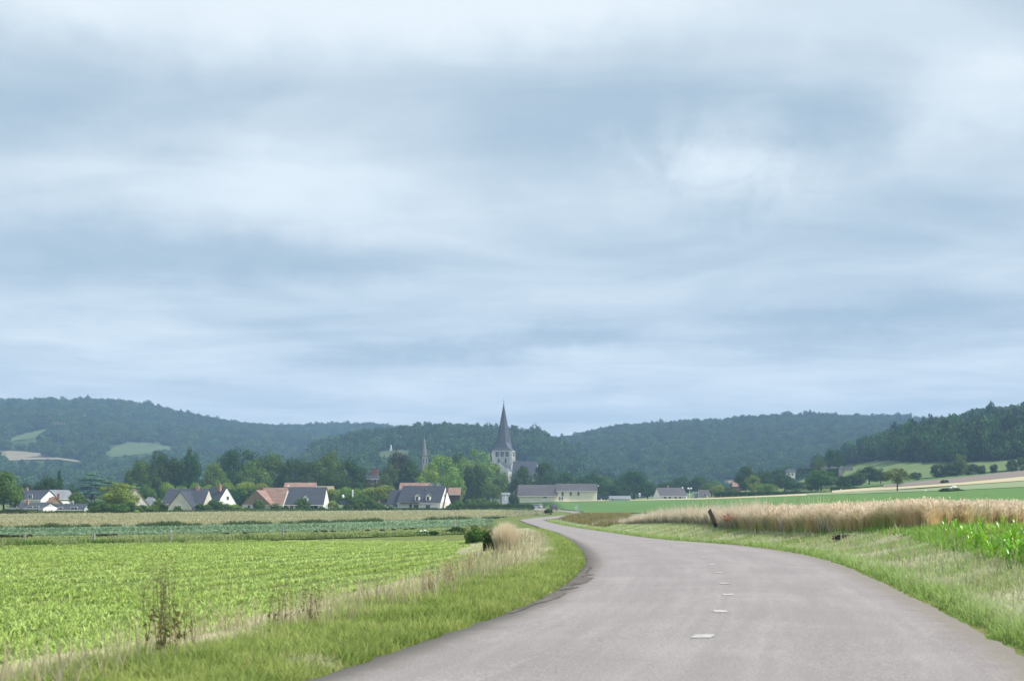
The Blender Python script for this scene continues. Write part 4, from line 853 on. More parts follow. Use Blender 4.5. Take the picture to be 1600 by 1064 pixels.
# white two storey house and bungalow group, far left
r, g = house('white_house','two storey white house with slate roof at far left', 54, 372, -22); k_ = mpp(372)
rf = volume(r, I4, 9.6, 6.6, Hh(779.5,372,g), Hh(766.5,372,g), M['white'], M['slate']); chimney(rf, I4, -3.0, .6, Hh(769,372,g)-1, Hh(763.5,372,g), .6, .6); window(r, I4, 4.8, 0, Hh(779,372,g), .6, .7, 'r'); window(r, I4, -2, -3.3, 1.5, 1.2, 1.2); window(r, I4, 1.5, -3.3, 4, 1.2, 1.0)
r, g = house('white_bungalow','white bungalow with low slate roof and a right gable painted sunlit white behind the dark hedge', 53, 330, -14)
rf = volume(r, I4, 8.6, 6.4, Hh(793.5,330,g), Hh(785.5,330,g), M['greywall'], M['slate']); chimney(rf, I4, -.6, -1.6, Hh(791,330,g), Hh(782,330,g), .5, .5, M['chim'])  # walls of the white bungalow coloured grey for the shade on its front
window(r, I4, -2.9, -3.2, 1.0, .95, 1.15); window(r, I4, 1.0, -3.2, 1.15, 1.3, 1.0); window(r, I4, 2.7, -3.2, 1.15, 1.3, 1.0); MB().box(4.33, 0, Hh(793,330,g)-.9, .10, 6.2, 2.2).build('sunlit_gable_panel', M['white'], r)  # sunlight on the right gable put in as a whiter panel
r, g = house('bungalow_wing','long low slate roofed wing right of the white bungalow', 108, 334, -4)
rf = volume(r, I4, 8.6, 5.0, Hh(795.5,334,g), Hh(788,334,g), M['greywall'], M['slate']); window(r, I4, -2.6, -2.5, 1.0, 1.1, .8); window(r, I4, -1.0, -2.5, 1.0, .9, .8); window(r, I4, 2.2, -2.5, 1.0, 1.6, .9); chimney(rf, I4, .6, .8, Hh(789,334,g), Hh(784.5,334,g), .35, .35, M['greywall'])
r, g = house('orange_roof_shed','small shed with a steep orange tile roof behind the white bungalow', 84, 350, -60)
volume(r, I4, 4.0, 3.4, Hh(787,350,g), Hh(776.5,350,g), M['tanwall'], M['orange']); window(r, I4, -.6, -1.7, 1.2, .6, .8)
r, g = house('dark_chimney_stack','slim free standing dark brick chimney right of the orange roof', 91.3, 352, 0, 'chimney'); MB().box(0, 0, Hh(772,352,g)/2, .42, .42, Hh(772,352,g)).box(0, 0, Hh(772,352,g)+.05, .55, .55, .12).build('stack', M['brick'], r); MB().tube((0, 0, Hh(772,352,g)+.1), (0, 0, Hh(772,352,g)+.5), .13, .11, 8).build('pot', M['chim'], r)
r, g = house('grey_roof_house','grey roofed house with a white verge behind the orange roof', 92, 420, 62)
rf = volume(r, I4, 7.6, 6.0, Hh(778,420,g), Hh(766,420,g), M['white'], M['greyroof']); window(r, I4, 0, -3, 1.6, 1.2, 1.2)
r, g = house('white_house','white gable end with a red verge, half hidden by the bright leafy tree', 209, 352, -66)
rf = volume(r, I4, 6.0, 6.6, Hh(790,352,g), Hh(764.5,352,g), M['cream'], M['tile']); window(r, I4, 3.0, -1.2, 1.4, 1.0, 1.2, 'r')
r, g = house('hipped_house','small house with a pale grey hipped roof among the bushes', 235, 370, -8)
volume(r, I4, 4.2, 4.0, Hh(789,370,g), Hh(777.5,370,g), M['greywall'], M['greyroof'], hipl=1.8, hipr=1.8, over=.3); window(r, I4, 0, -2, 1.0, .9, .9)
# cream house with front gable
D_ = 372; r, g = house('cream_house','cream house with slate roof and a gable facing the meadow, pink chimney', 289, D_, -9)
rf = volume(r, T3(-.4, 3.4), 11.2, 7.2, Hh(786,D_,g), Hh(764.5,D_,g), M['cream'], M['slate']); chimney(rf, T3(-.4, 3.4), 2.6, -.2, Hh(770,D_,g), Hh(761,D_,g), .8, .6)
volume(r, T3(.5, 0, 0, math.pi/2), 9.0, 6.6, Hh(792,D_,g), Hh(768.5,D_,g), M['cream'], M['slate'], over=.7); window(r, I4, .3, -4.5, 1.05, 1.1, 1.25); window(r, I4, -4.8, -.2, 1.1, .9, 1.1); chimney(rf, T3(-.4, 3.4), 5.35, 0, Hh(785,D_,g), Hh(767,D_,g), .35, .9, M['cream'])
D_ = 392; r, g = house('white_gable_house','white house whose tall gable faces right, with an orange chimney and one small window', 342, D_, -38)
rf = volume(r, I4, 6.6, 7.2, Hh(788,D_,g), Hh(761.5,D_,g), M['white'], M['slate']); chimney(rf, I4, 1.6, -1.0, Hh(768,D_,g), Hh(757.5,D_,g), .75, .6, M['chim']); window(r, I4, 3.3, .3, Hh(778,D_,g), .85, 1.0, 'r'); window(r, I4, 3.3, -1.6, 1.2, 1.0, 1.2, 'r'); window(r, I4, -1, -3.6, 1.2, 1.0, 1.2)
D_ = 415; r, g = house('tan_gable_house','house with a tan gable facing the meadow and a red tile roof', 412, D_, -14)
rf = volume(r, T3(2.0, 3.2), 8.4, 7.4, Hh(787,D_,g), Hh(762.5,D_,g), M['cream'], M['tile']); A = T3(-.6, 0, 0, math.pi/2)
volume(r, A, 7.6, 8.8, Hh(788,D_,g), Hh(766.5,D_,g), M['cream'], M['tile'], over=.5)
MB(T3(-.6, -3.86)).prism([(-4.3, Hh(788,D_,g)), (4.3, Hh(788,D_,g)), (0, Hh(767.2,D_,g))], 'y', 0, .05).build('gable_boarding', M['tanwall'], r)
chimney(rf, I4, -1.9, 2.6, Hh(772,D_,g), Hh(761.5,D_,g), 1.4, .7, M['tile']); window(r, I4, -2.9, -3.8, 1.1, .9, 1.2); window(r, I4, 1.0, -3.8, 1.1, 1.3, 1.2)
D_ = 418; r, g = house('slate_house','long slate roofed house with one dormer and a dark garage opening', 477, D_, -5)
rf = volume(r, I4, 12.6, 8.4, Hh(787,D_,g), Hh(761.5,D_,g), M['white'], M['slate']); dormer(r, I4, .9, -3.6, Hh(784.5,D_,g), 1.5, 1.5, M['slate']); chimney(rf, I4, -5.2, .2, Hh(764,D_,g)-.3, Hh(759.5,D_,g), .5, .5, M['white'])
window(r, I4, -5.2, -4.2, 1.1, .9, 1.9, door=True); window(r, I4, -3.0, -4.2, 1.2, 1.0, 1.3); window(r, I4, 3.4, -4.2, 1.05, 2.7, 1.7); window(r, I4, 6.3, -.6, 1.2, 1.0, 1.2, 'r')
for sx in (-2.4, 3.2): MB().prism([(-2.75, Hh(781.5,D_,g)), (-2.2, Hh(778,D_,g)), (-2.28, Hh(777.9,D_,g)+.14), (-2.83, Hh(781.5,D_,g)+.14)], 'x', sx-.4, sx+.4).build('skylight', M['glass'], r)
D_ = 450; r, g = house('red_roof_house','house of which only a long red tile ridge shows above the long slate roof', 470, D_, -3)
volume(r, I4, 9.8, 8, Hh(772,D_,g), Hh(754.5,D_,g), M['cream'], M['tile']); window(r, I4, 0, -4, 1.3, 1, 1.2)
r, g = house('low_roof_house','house with a pale flat looking roof right of the red tile ridge', 508, 505, -3); volume(r, I4, 6.0, 7, Hh(767,505,g), Hh(760,505,g), M['cream'], M['tanwall']); window(r, I4, 0, -3.5, 1.3, 1, 1.2)
# brick house with the huge chimney
D_ = 585; r, g = house('brick_house','brick house with pale stone bands and a huge dark chimney, between trees', 580, D_, -4)
rf = volume(r, I4, 7.4, 7, Hh(747.5,D_,g), Hh(738,D_,g), M['brick'], M['slate'], hipl=2.2, hipr=2.2); chimney(rf, I4, 1.7, -1.2, Hh(745,D_,g), Hh(732.5,D_,g), 2.6, 1.4, M['brick'])
MB().box(0, -3.53, Hh(749,D_,g), 7.45, .10, .35).box(-.6, -3.53, Hh(753,D_,g), .35, .12, 2.6).box(2.9, -3.53, Hh(753,D_,g), .35, .12, 2.6).box(0, -3.53, Hh(756.5,D_,g), 7.45, .10, .3).build('stone_band', M['cream'], r); window(r, I4, 1.2, -3.5, Hh(753,D_,g), 1.0, 1.4)
# big slate house
D_ = 428; r, g = house('slate_house','big slate roofed house with two arched dormers and a white right gable', 663, D_, -18)
A = T3(0, 0); rf = volume(r, A, 13.6, 8.8, Hh(784.5,D_,g), Hh(759.5,D_,g), M['white'], M['slate']); chimney(rf, A, 1.0, -1.2, Hh(766,D_,g), Hh(764.5,D_,g), .4, .4, M['greyroof'])
for dx in (-.75, 2.75): dormer(r, A, dx, -4.0, Hh(783.5,D_,g), 1.45, 1.75, M['slate'])
window(r, A, -2.6, -4.4, 1.0, .9, 1.9, door=True); window(r, A, -.9, -4.4, 1.15, 1.5, 1.3); window(r, A, 2.9, -4.4, 1.15, 1.35, 1.15); window(r, A, 6.8, -.8, Hh(774,D_,g), .7, .9, 'r')
MB(A).box(-2.6, -5.1, 2.35, 6.2, 1.5, .14).box(-5.6, -5.7, 1.1, .14, .14, 2.4).box(.4, -5.7, 1.1, .14, .14, 2.4).build('porch', M['tanwall'], r)
volume(r, T3(-8.7, .8), 4.8, 7.4, Hh(790,D_,g), Hh(765.5,D_,g), M['cream'], M['slate']); window(r, I4, -9.4, -2.9, 1.0, 1.2, 1.0); MB().box(6.72, -1.2, 1.1, .28, 5.6, 3.0).build('stone_panel', M['cream'], r)
MB(T3(9.2, 1.2, 0)).prism([(-4.3, .6), (-4.0, .6), (.1, 7.3), (-.1, 7.5)], 'x', -2.2, -1.95).build('raking_verge', M['wood'], r)
D_ = 470; r, g = house('orange_roof_house','house with an orange tile ridge showing above the big slate roof', 650, D_, -4); volume(r, I4, 10.4, 7, Hh(775,D_,g), Hh(754.8,D_,g), M['cream'], M['tile']); window(r, I4, 0, -3.5, 1.3, 1, 1.2)
for px, lb in ((675, 'left of two small white gables above the big slate roof'), (685, 'right of two small white gables above the big slate roof')):
    r, g = house('white_gable_house', lb, px, 462, 86); volume(r, I4, 5, 2.6, Hh(764,462,g), Hh(754.5,462,g), M['white'], M['slate']); window(r, I4, 0, -1.3, 1.2, .7, .9)
r, g = house('tiled_annex','small annex with a red tile roof at the right end of the big slate house', 711, 440, -6); volume(r, I4, 3.6, 3.4, Hh(771,440,g), Hh(762.5,440,g), M['wood'], M['tile']); window(r, I4, 0, -1.7, 1.3, .9, 1.1)
# long hall, white pavilion
D_ = 575; r, g = house('long_hall','long pale yellow hall with a shallow grey roof right of the church', 871, D_, -2); q = mpp(D_)
volume(r, T3(-7.9, -1.0), 61*q, 12.0, Hh(774,D_,g), Hh(757.8,D_,g), M['yellow'], M['slate_old'], over=.5); volume(r, T3(7.7, 0), 63*q, 11.0, Hh(766.8,D_,g), Hh(756,D_,g), M['yellow'], M['slate_old'], over=.5)
for px, w_, h_ in ((879,.9,2.0),(891.5,.9,1.6),(903.5,.9,1.6)): window(r, I4, (px-871)*q, -5.5, Hh(771.3,D_,g), w_, h_)
for px in (874.5, 878.5): window(r, I4, (px-871)*q, -5.5, Hh(778.5,D_,g), .7, 1.1)
window(r, T3(-7.9, -1.0), 3.0, -6.0, Hh(773.8,D_,g)-.7, 1.5, .8); MB().tube((-12.5, -7.05, Hh(776,D_,g)), (-12.5, -7.25, Hh(776,D_,g)), .25, .25, 10).build('wall_lamp', M['joinery'], r)
MB().box(9.0, 0, Hh(755,D_,g), .2, .2, .1).box(16.4, -5.0, Hh(759,D_,g), .5, .5, .5).build('vent', M['joinery'], r)
r, g = house('white_pavilion','small white building left of the egg shaped bush', 790, 540, 6); volume(r, I4, 3.1, 3, Hh(772,540,g), Hh(770,540,g), M['bluegrey'], M['greyroof'], over=.1); MB().box(-.1, -1.53, Hh(776,540,g), .2, .08, 2.6).build('corner_post', M['white'], r); window(r, I4, .8, -1.5, 1.4, .8, 1.6, door=True)
# low white house with long slate roof, sheds, distant houses
D_ = 590; r, g = house('low_white_house','low white house with a long dark slate roof and a pale gable at its left', 1047, D_, 14); q = mpp(D_)
rf = volume(r, I4, 11.6, 7.6, Hh(774,D_,g), Hh(762.3,D_,g), M['white'], M['slate_old'], over=.45); chimney(rf, I4, 5.4, 0, Hh(768,D_,g), Hh(762,D_,g), .6, .8, M['white']); chimney(rf, I4, -.8, .4, Hh(763,D_,g), Hh(759.8,D_,g), .4, .4)
MB().prism([(-3.8, .2), (3.8, .2), (0, 4.0), (-.1, 4.0)], 'x', 6.0, 6.15).build('gable_verge', M['white'], r)
for xx in (-3.6, -1.6, 1.0, 3.0): window(r, I4, xx, -3.8, Hh(777,D_,g), .9, 1.1)
r, g = house('low_shed','low shed with a grey roof behind the field between the hall and the white sign', 968, 600, 0, 'shed'); volume(r, I4, 8.8, 5, Hh(778.5,600,g), Hh(775,600,g), M['greywall'], M['greyroof'], over=.2); window(r, I4, -3, -2.5, 1.0, .8, .7)
r, g = house('low_slate_house','low house with a dark roof right of the glass shelter', 1099, 610, 4); volume(r, I4, 4.6, 6, Hh(777,610,g), Hh(765.5,610,g), M['tanwall'], M['slate_old']); window(r, I4, 0, -3, 1.0, .9, 1.0)
r, g = house('red_roof_house','distant house with a red roof below the wooded hill, left of the birch', 1151, 640, -8); volume(r, I4, 3.6, 4, Hh(759,640,g), Hh(753,640,g), M['brick'], M['tile'], over=.3); window(r, I4, 0, -2, 2.0, .8, .8)
r, g = house('distant_white_house','distant white house between the broad dark tree and the tall clipped hedge', 1235, 680, -10); volume(r, I4, 4.4, 5, Hh(738.3,680,g), Hh(733.5,680,g), M['white'], M['slate']); window(r, I4, -.7, -2.5, Hh(741,680,g), .7, 1.0); window(r, I4, .9, -2.5, Hh(741,680,g), .7, 1.0)
r, g = house('hillside_house','small pale house with red roof among the woods on the left ridge', 93, 1750, -10)
p_ = hA.pt(93, hA.v_of(93, 676)); r.location = (p_[0], p_[1], p_[2]+1); volume(r, I4, 13, 9, 6, 11, M['white'], M['tile']); window(r, I4, -2, -4.5, 3, 1.6, 1.6); window(r, I4, 3, -4.5, 3, 1.6, 1.6)
# stone wall and pillar on the slope
D_ = 620; a_, b_ = (1283-CX)/F*D_, (1332-CX)/F*D_; mb = MB(); zt = hgt(728.5, D_)
r = tag(empty('stone_wall', ((a_+b_)/2, D_, zt-3), 0), 'ruined pale stone wall with broken top on the slope below the dark tree', 'wall')
for i in range(10): mb.box((i-4.5)*(b_-a_)/10, 0, 2.0+.2*math.sin(i*2.3), (b_-a_)/10, .6, 1.6+.4*math.sin(i*2.3)+.004*i)
mb.build('masonry', M['oldstone'], r)
r = tag(empty('stone_pillar', ((1311.5-CX)/F*600, 600, hgt(746, 600)), .3), 'square pale stone pillar standing beside the short dark hedge', 'pillar'); MB().box(0, 0, 1.8, 1.5, 1.5, 4.4).box(0, 0, -.2, 1.9, 1.9, .8).build('shaft', M['oldstone'], r); MB().box(.9, .2, 1.5, 1.0, .8, 3.0).build('buttress', M['oldstone'], r); MB().box(0, 0, 4.1, 1.8, 1.8, .3).build('cap', M['oldstone'], r)

# ------------------------------------------------------------------ church
D_ = 860; q = mpp(D_); g = spot(787, D_); r = tag(empty('church', (g.x, g.y, g.z), math.radians(-9)), 'pale stone church with a square tower, tall slate spire and slate nave roof', 'church')
hz_ = lambda py: Hh(py, D_, g)
tw = 5.7; A = I4
MB(A).box(0, 0, hz_(704)/2, 2*tw, 2*tw, hz_(704)).build('tower', M['stone'], r)
cs = MB(A)
for py, o_ in ((704.6,.35),(715,.22),(725,.25)): cs.box(0, 0, hz_(py), 2*(tw+o_), 2*(tw+o_), .45)
cs.build('string_course', M['stone'], r)
pil = MB(A)
for sx in (-1, 1):
    for sy in (-1, 1): pil.box(sx*(tw-.35), sy*(tw-.35), hz_(715)-.3, 1.5, 1.5, hz_(705.6)-hz_(724.4))
pil.build('corner_pier', M['stone'], r)
def arch(parent, Tm, w_, h_, name='arched_opening', mm=None, proud=.10, frame=True):
    pr = [(-w_/2, 0), (w_/2, 0)]+[(w_/2*math.cos(t_), h_-w_/2+w_/2*math.sin(t_)) for t_ in np.linspace(0, math.pi, 9)]
    pf = [(p[0]*1.32, p[1]*1.08-.10) for p in pr]
    f = MB(Tm).prism(pf, 'y', -proud*.7, .3).build(name, M['stone'], parent); MB(Tm).prism(pr, 'y', -proud, .2).build('louvre', M['glass'], f); return f
for rz in (0, math.pi/2):
    Rt = Matrix.Rotation(rz, 4, 'Z')
    for dx in (-3.0, 0, 3.0):
        for s_ in (-.52, .52): arch(r, Rt @ T3(dx+s_, -tw, hz_(713.8)), .85, 3.1)
        MB(Rt @ T3(dx, -tw, hz_(713.8))).prism([(1.45*math.cos(t_), 2.35+1.15*math.sin(t_)) for t_ in np.linspace(0, math.pi, 9)]+[(-1.2*math.cos(t_), 2.35+.9*math.sin(t_)) for t_ in np.linspace(0, math.pi, 9)], 'y', -.28, .1).build('arch_moulding', M['stone'], r)
    for dx in (-2.1, 2.1): arch(r, Rt @ T3(dx, -tw, hz_(723.8)), 1.05, 2.8)
# spire: square foot broached into an octagon
z0, z1 = hz_(704), hz_(631.5); v_ = []; 
def ring(a_, c_, zz): return [(a_,-c_,zz),(a_,c_,zz),(c_,a_,zz),(-c_,a_,zz),(-a_,c_,zz),(-a_,-c_,zz),(-c_,-a_,zz),(c_,-a_,zz)]
hs = z1-z0; sp = MB(A); rs = [(5.45, 5.2, z0+.25), (4.85, 3.6, z0+hs*.055), (4.4, 1.9, z0+hs*.16), (2.2, .92, z0+hs*.58), (.16, .07, z1)]
for a_, c_, zz in rs: v_ += ring(a_, c_, zz)
k0 = sp.pts(v_)
for m_ in range(len(rs)-1):
    for i in range(8): j = (i+1) % 8; sp.f.append((k0+m_*8+i, k0+m_*8+j, k0+m_*8+8+j, k0+m_*8+8+i))
sp.f.append(tuple(k0+len(v_)-8+i for i in range(8))); sp.f.append(tuple(k0+i for i in reversed(range(8))))
spo = sp.build('spire', M['spire'], r); MB(A).tube((0,0,z1-.2),(0,0,hz_(624)),.10,.07,8).tube((-.7,0,hz_(626.5)),(.7,0,hz_(626.5)),.07,.07,6).lathe([(.02,z1-.1),(.3,z1+.1),(.3,z1+.4),(.02,z1+.6)],8).build('finial_cross', M['iron'], spo)
# transept in front of the tower, nave to the right, choir to the left
zt_, ze_ = hz_(722.5), hz_(735); Tt = T3(.6, -12, 0, math.pi/2); rf = volume(r, Tt, 13.5, 10.4, ze_, zt_, M['stone'], M['slate'], over=.3, name='transept_wall')
Tf = T3(.6, -18.78)
for dx in (-2.9, 2.9): arch(r, Tf @ T3(dx, 0, hz_(749.5)), 1.7, 4.2)
arch(r, Tf @ T3(0, 0, hz_(733.5)), 1.2, 2.4)
MB(Tf).box(0, -.35, hz_(745)-2, 1.5, .8, hz_(738)-1).box(-4.9, -.35, hz_(748)-2.5, 1.2, .8, hz_(741)).box(4.9, -.35, hz_(748)-2.5, 1.2, .8, hz_(741)).build('buttress', M['stone'], r)
rf = volume(r, T3(13.0, 0), 15, 12.5, hz_(744.5), hz_(721), M['stone'], M['slate'], over=.5, name='nave_wall')
rf = volume(r, T3(-14, 0), 17, 12.5, hz_(744.5), hz_(723), M['stone'], M['slate'], over=.5, name='choir_wall')
for dx in (8.5, 13.0, 17.5): arch(r, T3(dx, -6.25, hz_(756)), 1.6, 3.6)
MB(T3(19.9, -7.0)).box(0, 0, hz_(757)/2+2.2, 1.5, 1.5, hz_(748)+2).build('pinnacle', M['stone'], r)
# small grey spire left of the big one
D_ = 720; q = mpp(D_); g = spot(663, D_); r = tag(empty('small_spire', (g.x, g.y, g.z), .35), 'small slim grey spire on an open stone turret left of the church', 'spire'); z0 = Hh(712, D_, g)
MB().box(0, 0, z0/2, 2.8, 2.8, z0).build('turret', M['oldstone'], r); MB().box(0, 0, z0+.1, 3.2, 3.2, .4).build('cornice', M['oldstone'], r)
for dx in (-.7, .7): arch(r, T3(dx, -1.4, z0-4.2), .7, 3.2)
so = MB().lathe([(1.5, z0+.3), (1.35, z0+1.2), (.06, Hh(681, D_, g))], 8).build('spire_roof', M['oldstone'], r); MB().tube((0,0,Hh(682,D_,g)),(0,0,Hh(679,D_,g)),.07,.05,6).build('finial', M['iron'], so)
# white figure on a plinth on the meadow
p_ = hB.pt(611, hB.v_of(611, 705.5)); r = tag(empty('white_statue', tuple(p_), 0), 'small white standing figure on a plinth above the hillside meadow', 'statue'); MB().box(0,0,1.0,2.2,2.2,3.0).box(0,0,2.6,2.6,2.6,.3).build('plinth', M['white'], r); MB().lathe([(.05,2.7),(.75,2.75),(.62,3.8),(.55,4.6),(.72,5.2),(.60,5.6),(.22,5.8),(.30,6.1),(.26,6.4),(.05,6.55)],12).build('figure', M['white'], r, smooth=True)
# ------------------------------------------------------------------ cars
M['car_silver'] = mat('silver_blue_paint', (.46,.52,.60), .3, .05, 1, spec=.6); M['car_dark'] = mat('dark_grey_paint', (.09,.10,.115), .3, .05, 1, spec=.6); M['rubber'] = mat('rubber', (.03,.03,.03), .9); M['rim'] = mat('alloy', (.5,.5,.5), .35, metallic=.8); M['lamp_red'] = mat('lamp_red', (.5,.03,.02), .3); M['lamp_clear'] = mat('lamp_clear', (.75,.75,.72), .2)
def car(px, D, rz, paint, label):
    X = (px-CX)/F*D; g = Vector((X, D, float(road_z(X, D)) if D < 558 else float(terrain(X, D)))); r = tag(empty('parked_car' if paint == 'car_silver' else 'car', g, rz), label, 'car')
    pr = [(-2.05,.32),(-2.1,.62),(-2.02,.88),(-1.75,.98),(-1.15,1.02),(.95,1.0),(1.85,.86),(2.08,.66),(2.1,.34)]; MB().prism([(a_, b_) for a_, b_ in pr], 'y', -.86, .86).build('body', M[paint], r, bevel=.05)
    cb = MB(); lo, hi = [(-1.95,-.80,.99),(1.0,-.80,.99),(1.0,.80,.99),(-1.95,.80,.99)], [(-1.55,-.62,1.46),(.15,-.62,1.46),(.15,.62,1.46),(-1.55,.62,1.46)]; cb.hexa(lo+hi); cab = cb.build('cabin', M[paint], r, bevel=.04)
    for s_ in (-1, 1): gl = MB(); gl.hexa([(-1.75,s_*.79,1.03),(.82,s_*.79,1.03),(.82,s_*.80,1.03),(-1.75,s_*.80,1.03)]+[(-1.45,s_*.645,1.41),(.10,s_*.645,1.41),(.10,s_*.665,1.41),(-1.45,s_*.665,1.41)]); gl.build('side_window', M['glass'], r)
    MB().hexa([(.97,-.70,1.03),(1.02,-.70,1.03),(1.02,.70,1.03),(.97,.70,1.03),(.19,-.56,1.42),(.24,-.56,1.42),(.24,.56,1.42),(.19,.56,1.42)]).build('windscreen', M['glass'], r)
    MB().hexa([(-1.97,-.70,1.03),(-1.92,-.70,1.03),(-1.92,.70,1.03),(-1.97,.70,1.03),(-1.64,-.56,1.42),(-1.58,-.56,1.42),(-1.58,.56,1.42),(-1.64,.56,1.42)]).build('rear_window', M['glass'], r)
    for x_ in (-1.32, 1.32):
        for s_ in (-1, 1):
            wh = MB().tube((x_, s_*.70, .31), (x_, s_*.89, .31), .31, .31, 18).build('wheel', M['rubber'], r); MB().tube((x_, s_*.88, .31), (x_, s_*.905, .31), .19, .19, 12).build('rim', M['rim'], wh)
    for s_ in (-.62, .62): MB().box(2.04, s_, .70, .14, .34, .16).build('headlight', M['lamp_clear'], r); MB().box(-2.05, s_, .78, .10, .28, .20).build('tail_light', M['lamp_red'], r)
    return r
car(838.5, 535, 2.6, 'car_silver', 'silver blue car at the far end of the road beside the dark bushes')
car(865.5, 425, 1.62, 'car_dark', 'dark car driving on the far stretch of road')

# ------------------------------------------------------------------ posts, signs, lamps, shelter
M['post_grey'] = mat('weathered_wood', (.36,.34,.31), .9, .3, 8, bump=.3); M['post_dark'] = mat('old_dark_wood', (.095,.075,.055), .95, .4, 9, bump=.5); M['sign_white'] = mat('sign_white', (.78,.79,.80), .5, .05, 3); M['sign_blue'] = mat('sign_blue', (.06,.12,.42), .5, .05, 3); M['sign_grey'] = mat('sign_back', (.36,.40,.44), .5, .1, 3)
for i, (px, py, hp, lb) in enumerate([(38,849,15,'first from the left'),(147,848,14,'second from the left'),(267,847,17,'third from the left, pale'),(441,842,18,'fourth from the left, pale and straight'),(710,830,18,'last, near the brown bramble')]):
    g = at(px, py); hh = hp*g.y/F; r = tag(empty('fence_post', g, i), 'thin grey wooden fence post beyond the bright field, '+lb, 'post', 'fence posts along the far edge of the bright field'); r.rotation_euler = (.04*math.sin(i*3), .05*math.cos(i*5), i)
    MB().box(0, 0, hh/2-.1, .12, .11, hh+.2).build('stake', M['post_grey'], r, bevel=.012); MB().prism([(-.06, hh), (.06, hh), (.0, hh+.06)], 'y', -.055, .055).build('bevelled_top', M['post_grey'], r)
g = at(1122, 825); g.z -= .1; r = tag(empty('leaning_post', g, .3), 'old dark wooden post leaning to the left in the dry grass', 'post'); r.rotation_euler = (0, math.radians(-24), .1)
hh = 33*g.y/F; MB().hexa([(-.10,-.08,-.2),(.10,-.08,-.2),(.10,.08,-.2),(-.10,.08,-.2),(-.10,-.075,hh),(.085,-.075,hh+.07),(.085,.075,hh+.09),(-.10,.075,hh)]).build('stake', M['post_dark'], r, bevel=.012); MB().tube((.0,-.09,hh*.8),(.0,-.13,hh*.8),.012,.012,6).build('staple', M['iron'], r)
def sign(px, D, top, w_, label, blue=False, back=False, board=(0, 0)):
    g = spot(px, D); z1 = Hh(top, D, g); r = tag(empty('road_sign', g, .15), label, 'sign'); MB().tube((0,0,-.3),(0,0,z1-.05),.05,.05,8).build('pole', M['sign_grey'], r)
    b_ = MB().box(0, -.07, z1-board[1]/2, w_, .03, board[1]).build('board', M['sign_grey' if back else 'sign_white'], r, bevel=.01)
    if blue: MB().box(0, -.09, z1-board[1]*.62, w_*.72, .02, board[1]*.45).build('panel', M['sign_blue'], b_)
sign(999.5, 560, 770.2, .65, 'white sign with a blue panel beyond the field left of the low white house', True, board=(0, 1.3))
sign(900.3, 330, 790.0, .62, 'grey road sign standing on the field side of the far road', back=True, board=(0, .85))
g = spot(909, 335); r = tag(empty('marker_sign', g, -.3), 'low grey marker beside the grey road sign', 'sign'); MB().box(0,0,.35,.9,.06,.45).build('board', M['sign_grey'], r); MB().box(-.3,.02,.1,.06,.05,.5).box(.3,.02,.1,.06,.05,.5).build('legs', M['sign_grey'], r)
# double lamp post
g = spot(1077.5, 565); zt = Hh(763, 565, g); r = tag(empty('lamp_post', g), 'white lamp post with two round lamps beyond the green field', 'street lamp'); MB().tube((0,0,-.3),(0,0,zt),.11,.08,10).build('pole', M['sign_white'], r); MB().tube((-.5,0,zt-.1),(.5,0,zt-.1),.05,.05,8).build('arm', M['sign_white'], r)
for s_ in (-.55, .55): MB().lathe([(.03,zt-.42),(.30,zt-.30),(.42,zt),(.34,zt+.28),(.05,zt+.40)],14,(s_,0)).build('lamp_head', M['sign_white'], r, smooth=True)
# glass shelter
g = spot(1087, 560); zt = Hh(769.3, 560, g); r = tag(empty('bus_shelter', g, .15), 'pale glazed bus shelter right of the double lamp post', 'shelter'); M['pale_glass'] = mat('pale_glass', (.42,.52,.58), .15, .1, 2, spec=.6)
MB().box(0,.7,zt/2-.1,1.9,.05,zt-.2).build('back_pane', M['pale_glass'], r)
for s_ in (-1, 1): MB().box(s_*1.0,.1,zt/2-.1,.05,1.2,zt-.2).build('side_pane', M['pale_glass'], r)
MB().box(0,.1,zt,2.3,1.6,.12).build('roof', M['sign_white'], r); fr = MB()
for s_ in (-1.03, 0, 1.03): fr.box(s_,.74,zt/2-.1,.08,.08,zt)
fr.box(-1.03,-.5,zt/2-.1,.08,.08,zt).box(1.03,-.5,zt/2-.1,.08,.08,zt).build('frame', M['sign_white'], r); MB().box(0,.5,.45,1.6,.35,.06).build('bench', M['sign_grey'], r)
for px, D, top, lb in [(939.5,530,780,'beside the right end of the long hall'),(1126,545,770.5,'taller one, right of the glass shelter'),(1133,545,769.5,'leaning one, right of the glass shelter'),(1162,540,774.5,'left of the birch stem'),(1105.5,540,775,'beside the low dark roofed house'),(1314,450,772.3,'on the slope below the rounded tree')]:
    g = spot(px, D); hh = max(.7, Hh(top, D, g)); r = tag(empty('marker_post', g, px), 'short white marker post '+lb, 'post', 'white marker posts along the field edge'); r.rotation_euler = (0, .25 if 'leaning' in lb else .03, 0)
    MB().box(0,0,hh/2-.15,.30,.22,hh+.3).build('stake', M['sign_white'], r, bevel=.03); MB().box(0,0,hh+.06,.34,.26,.12).build('cap', M['sign_white'] if 'leaning' not in lb else M['sign_grey'], r, bevel=.02)
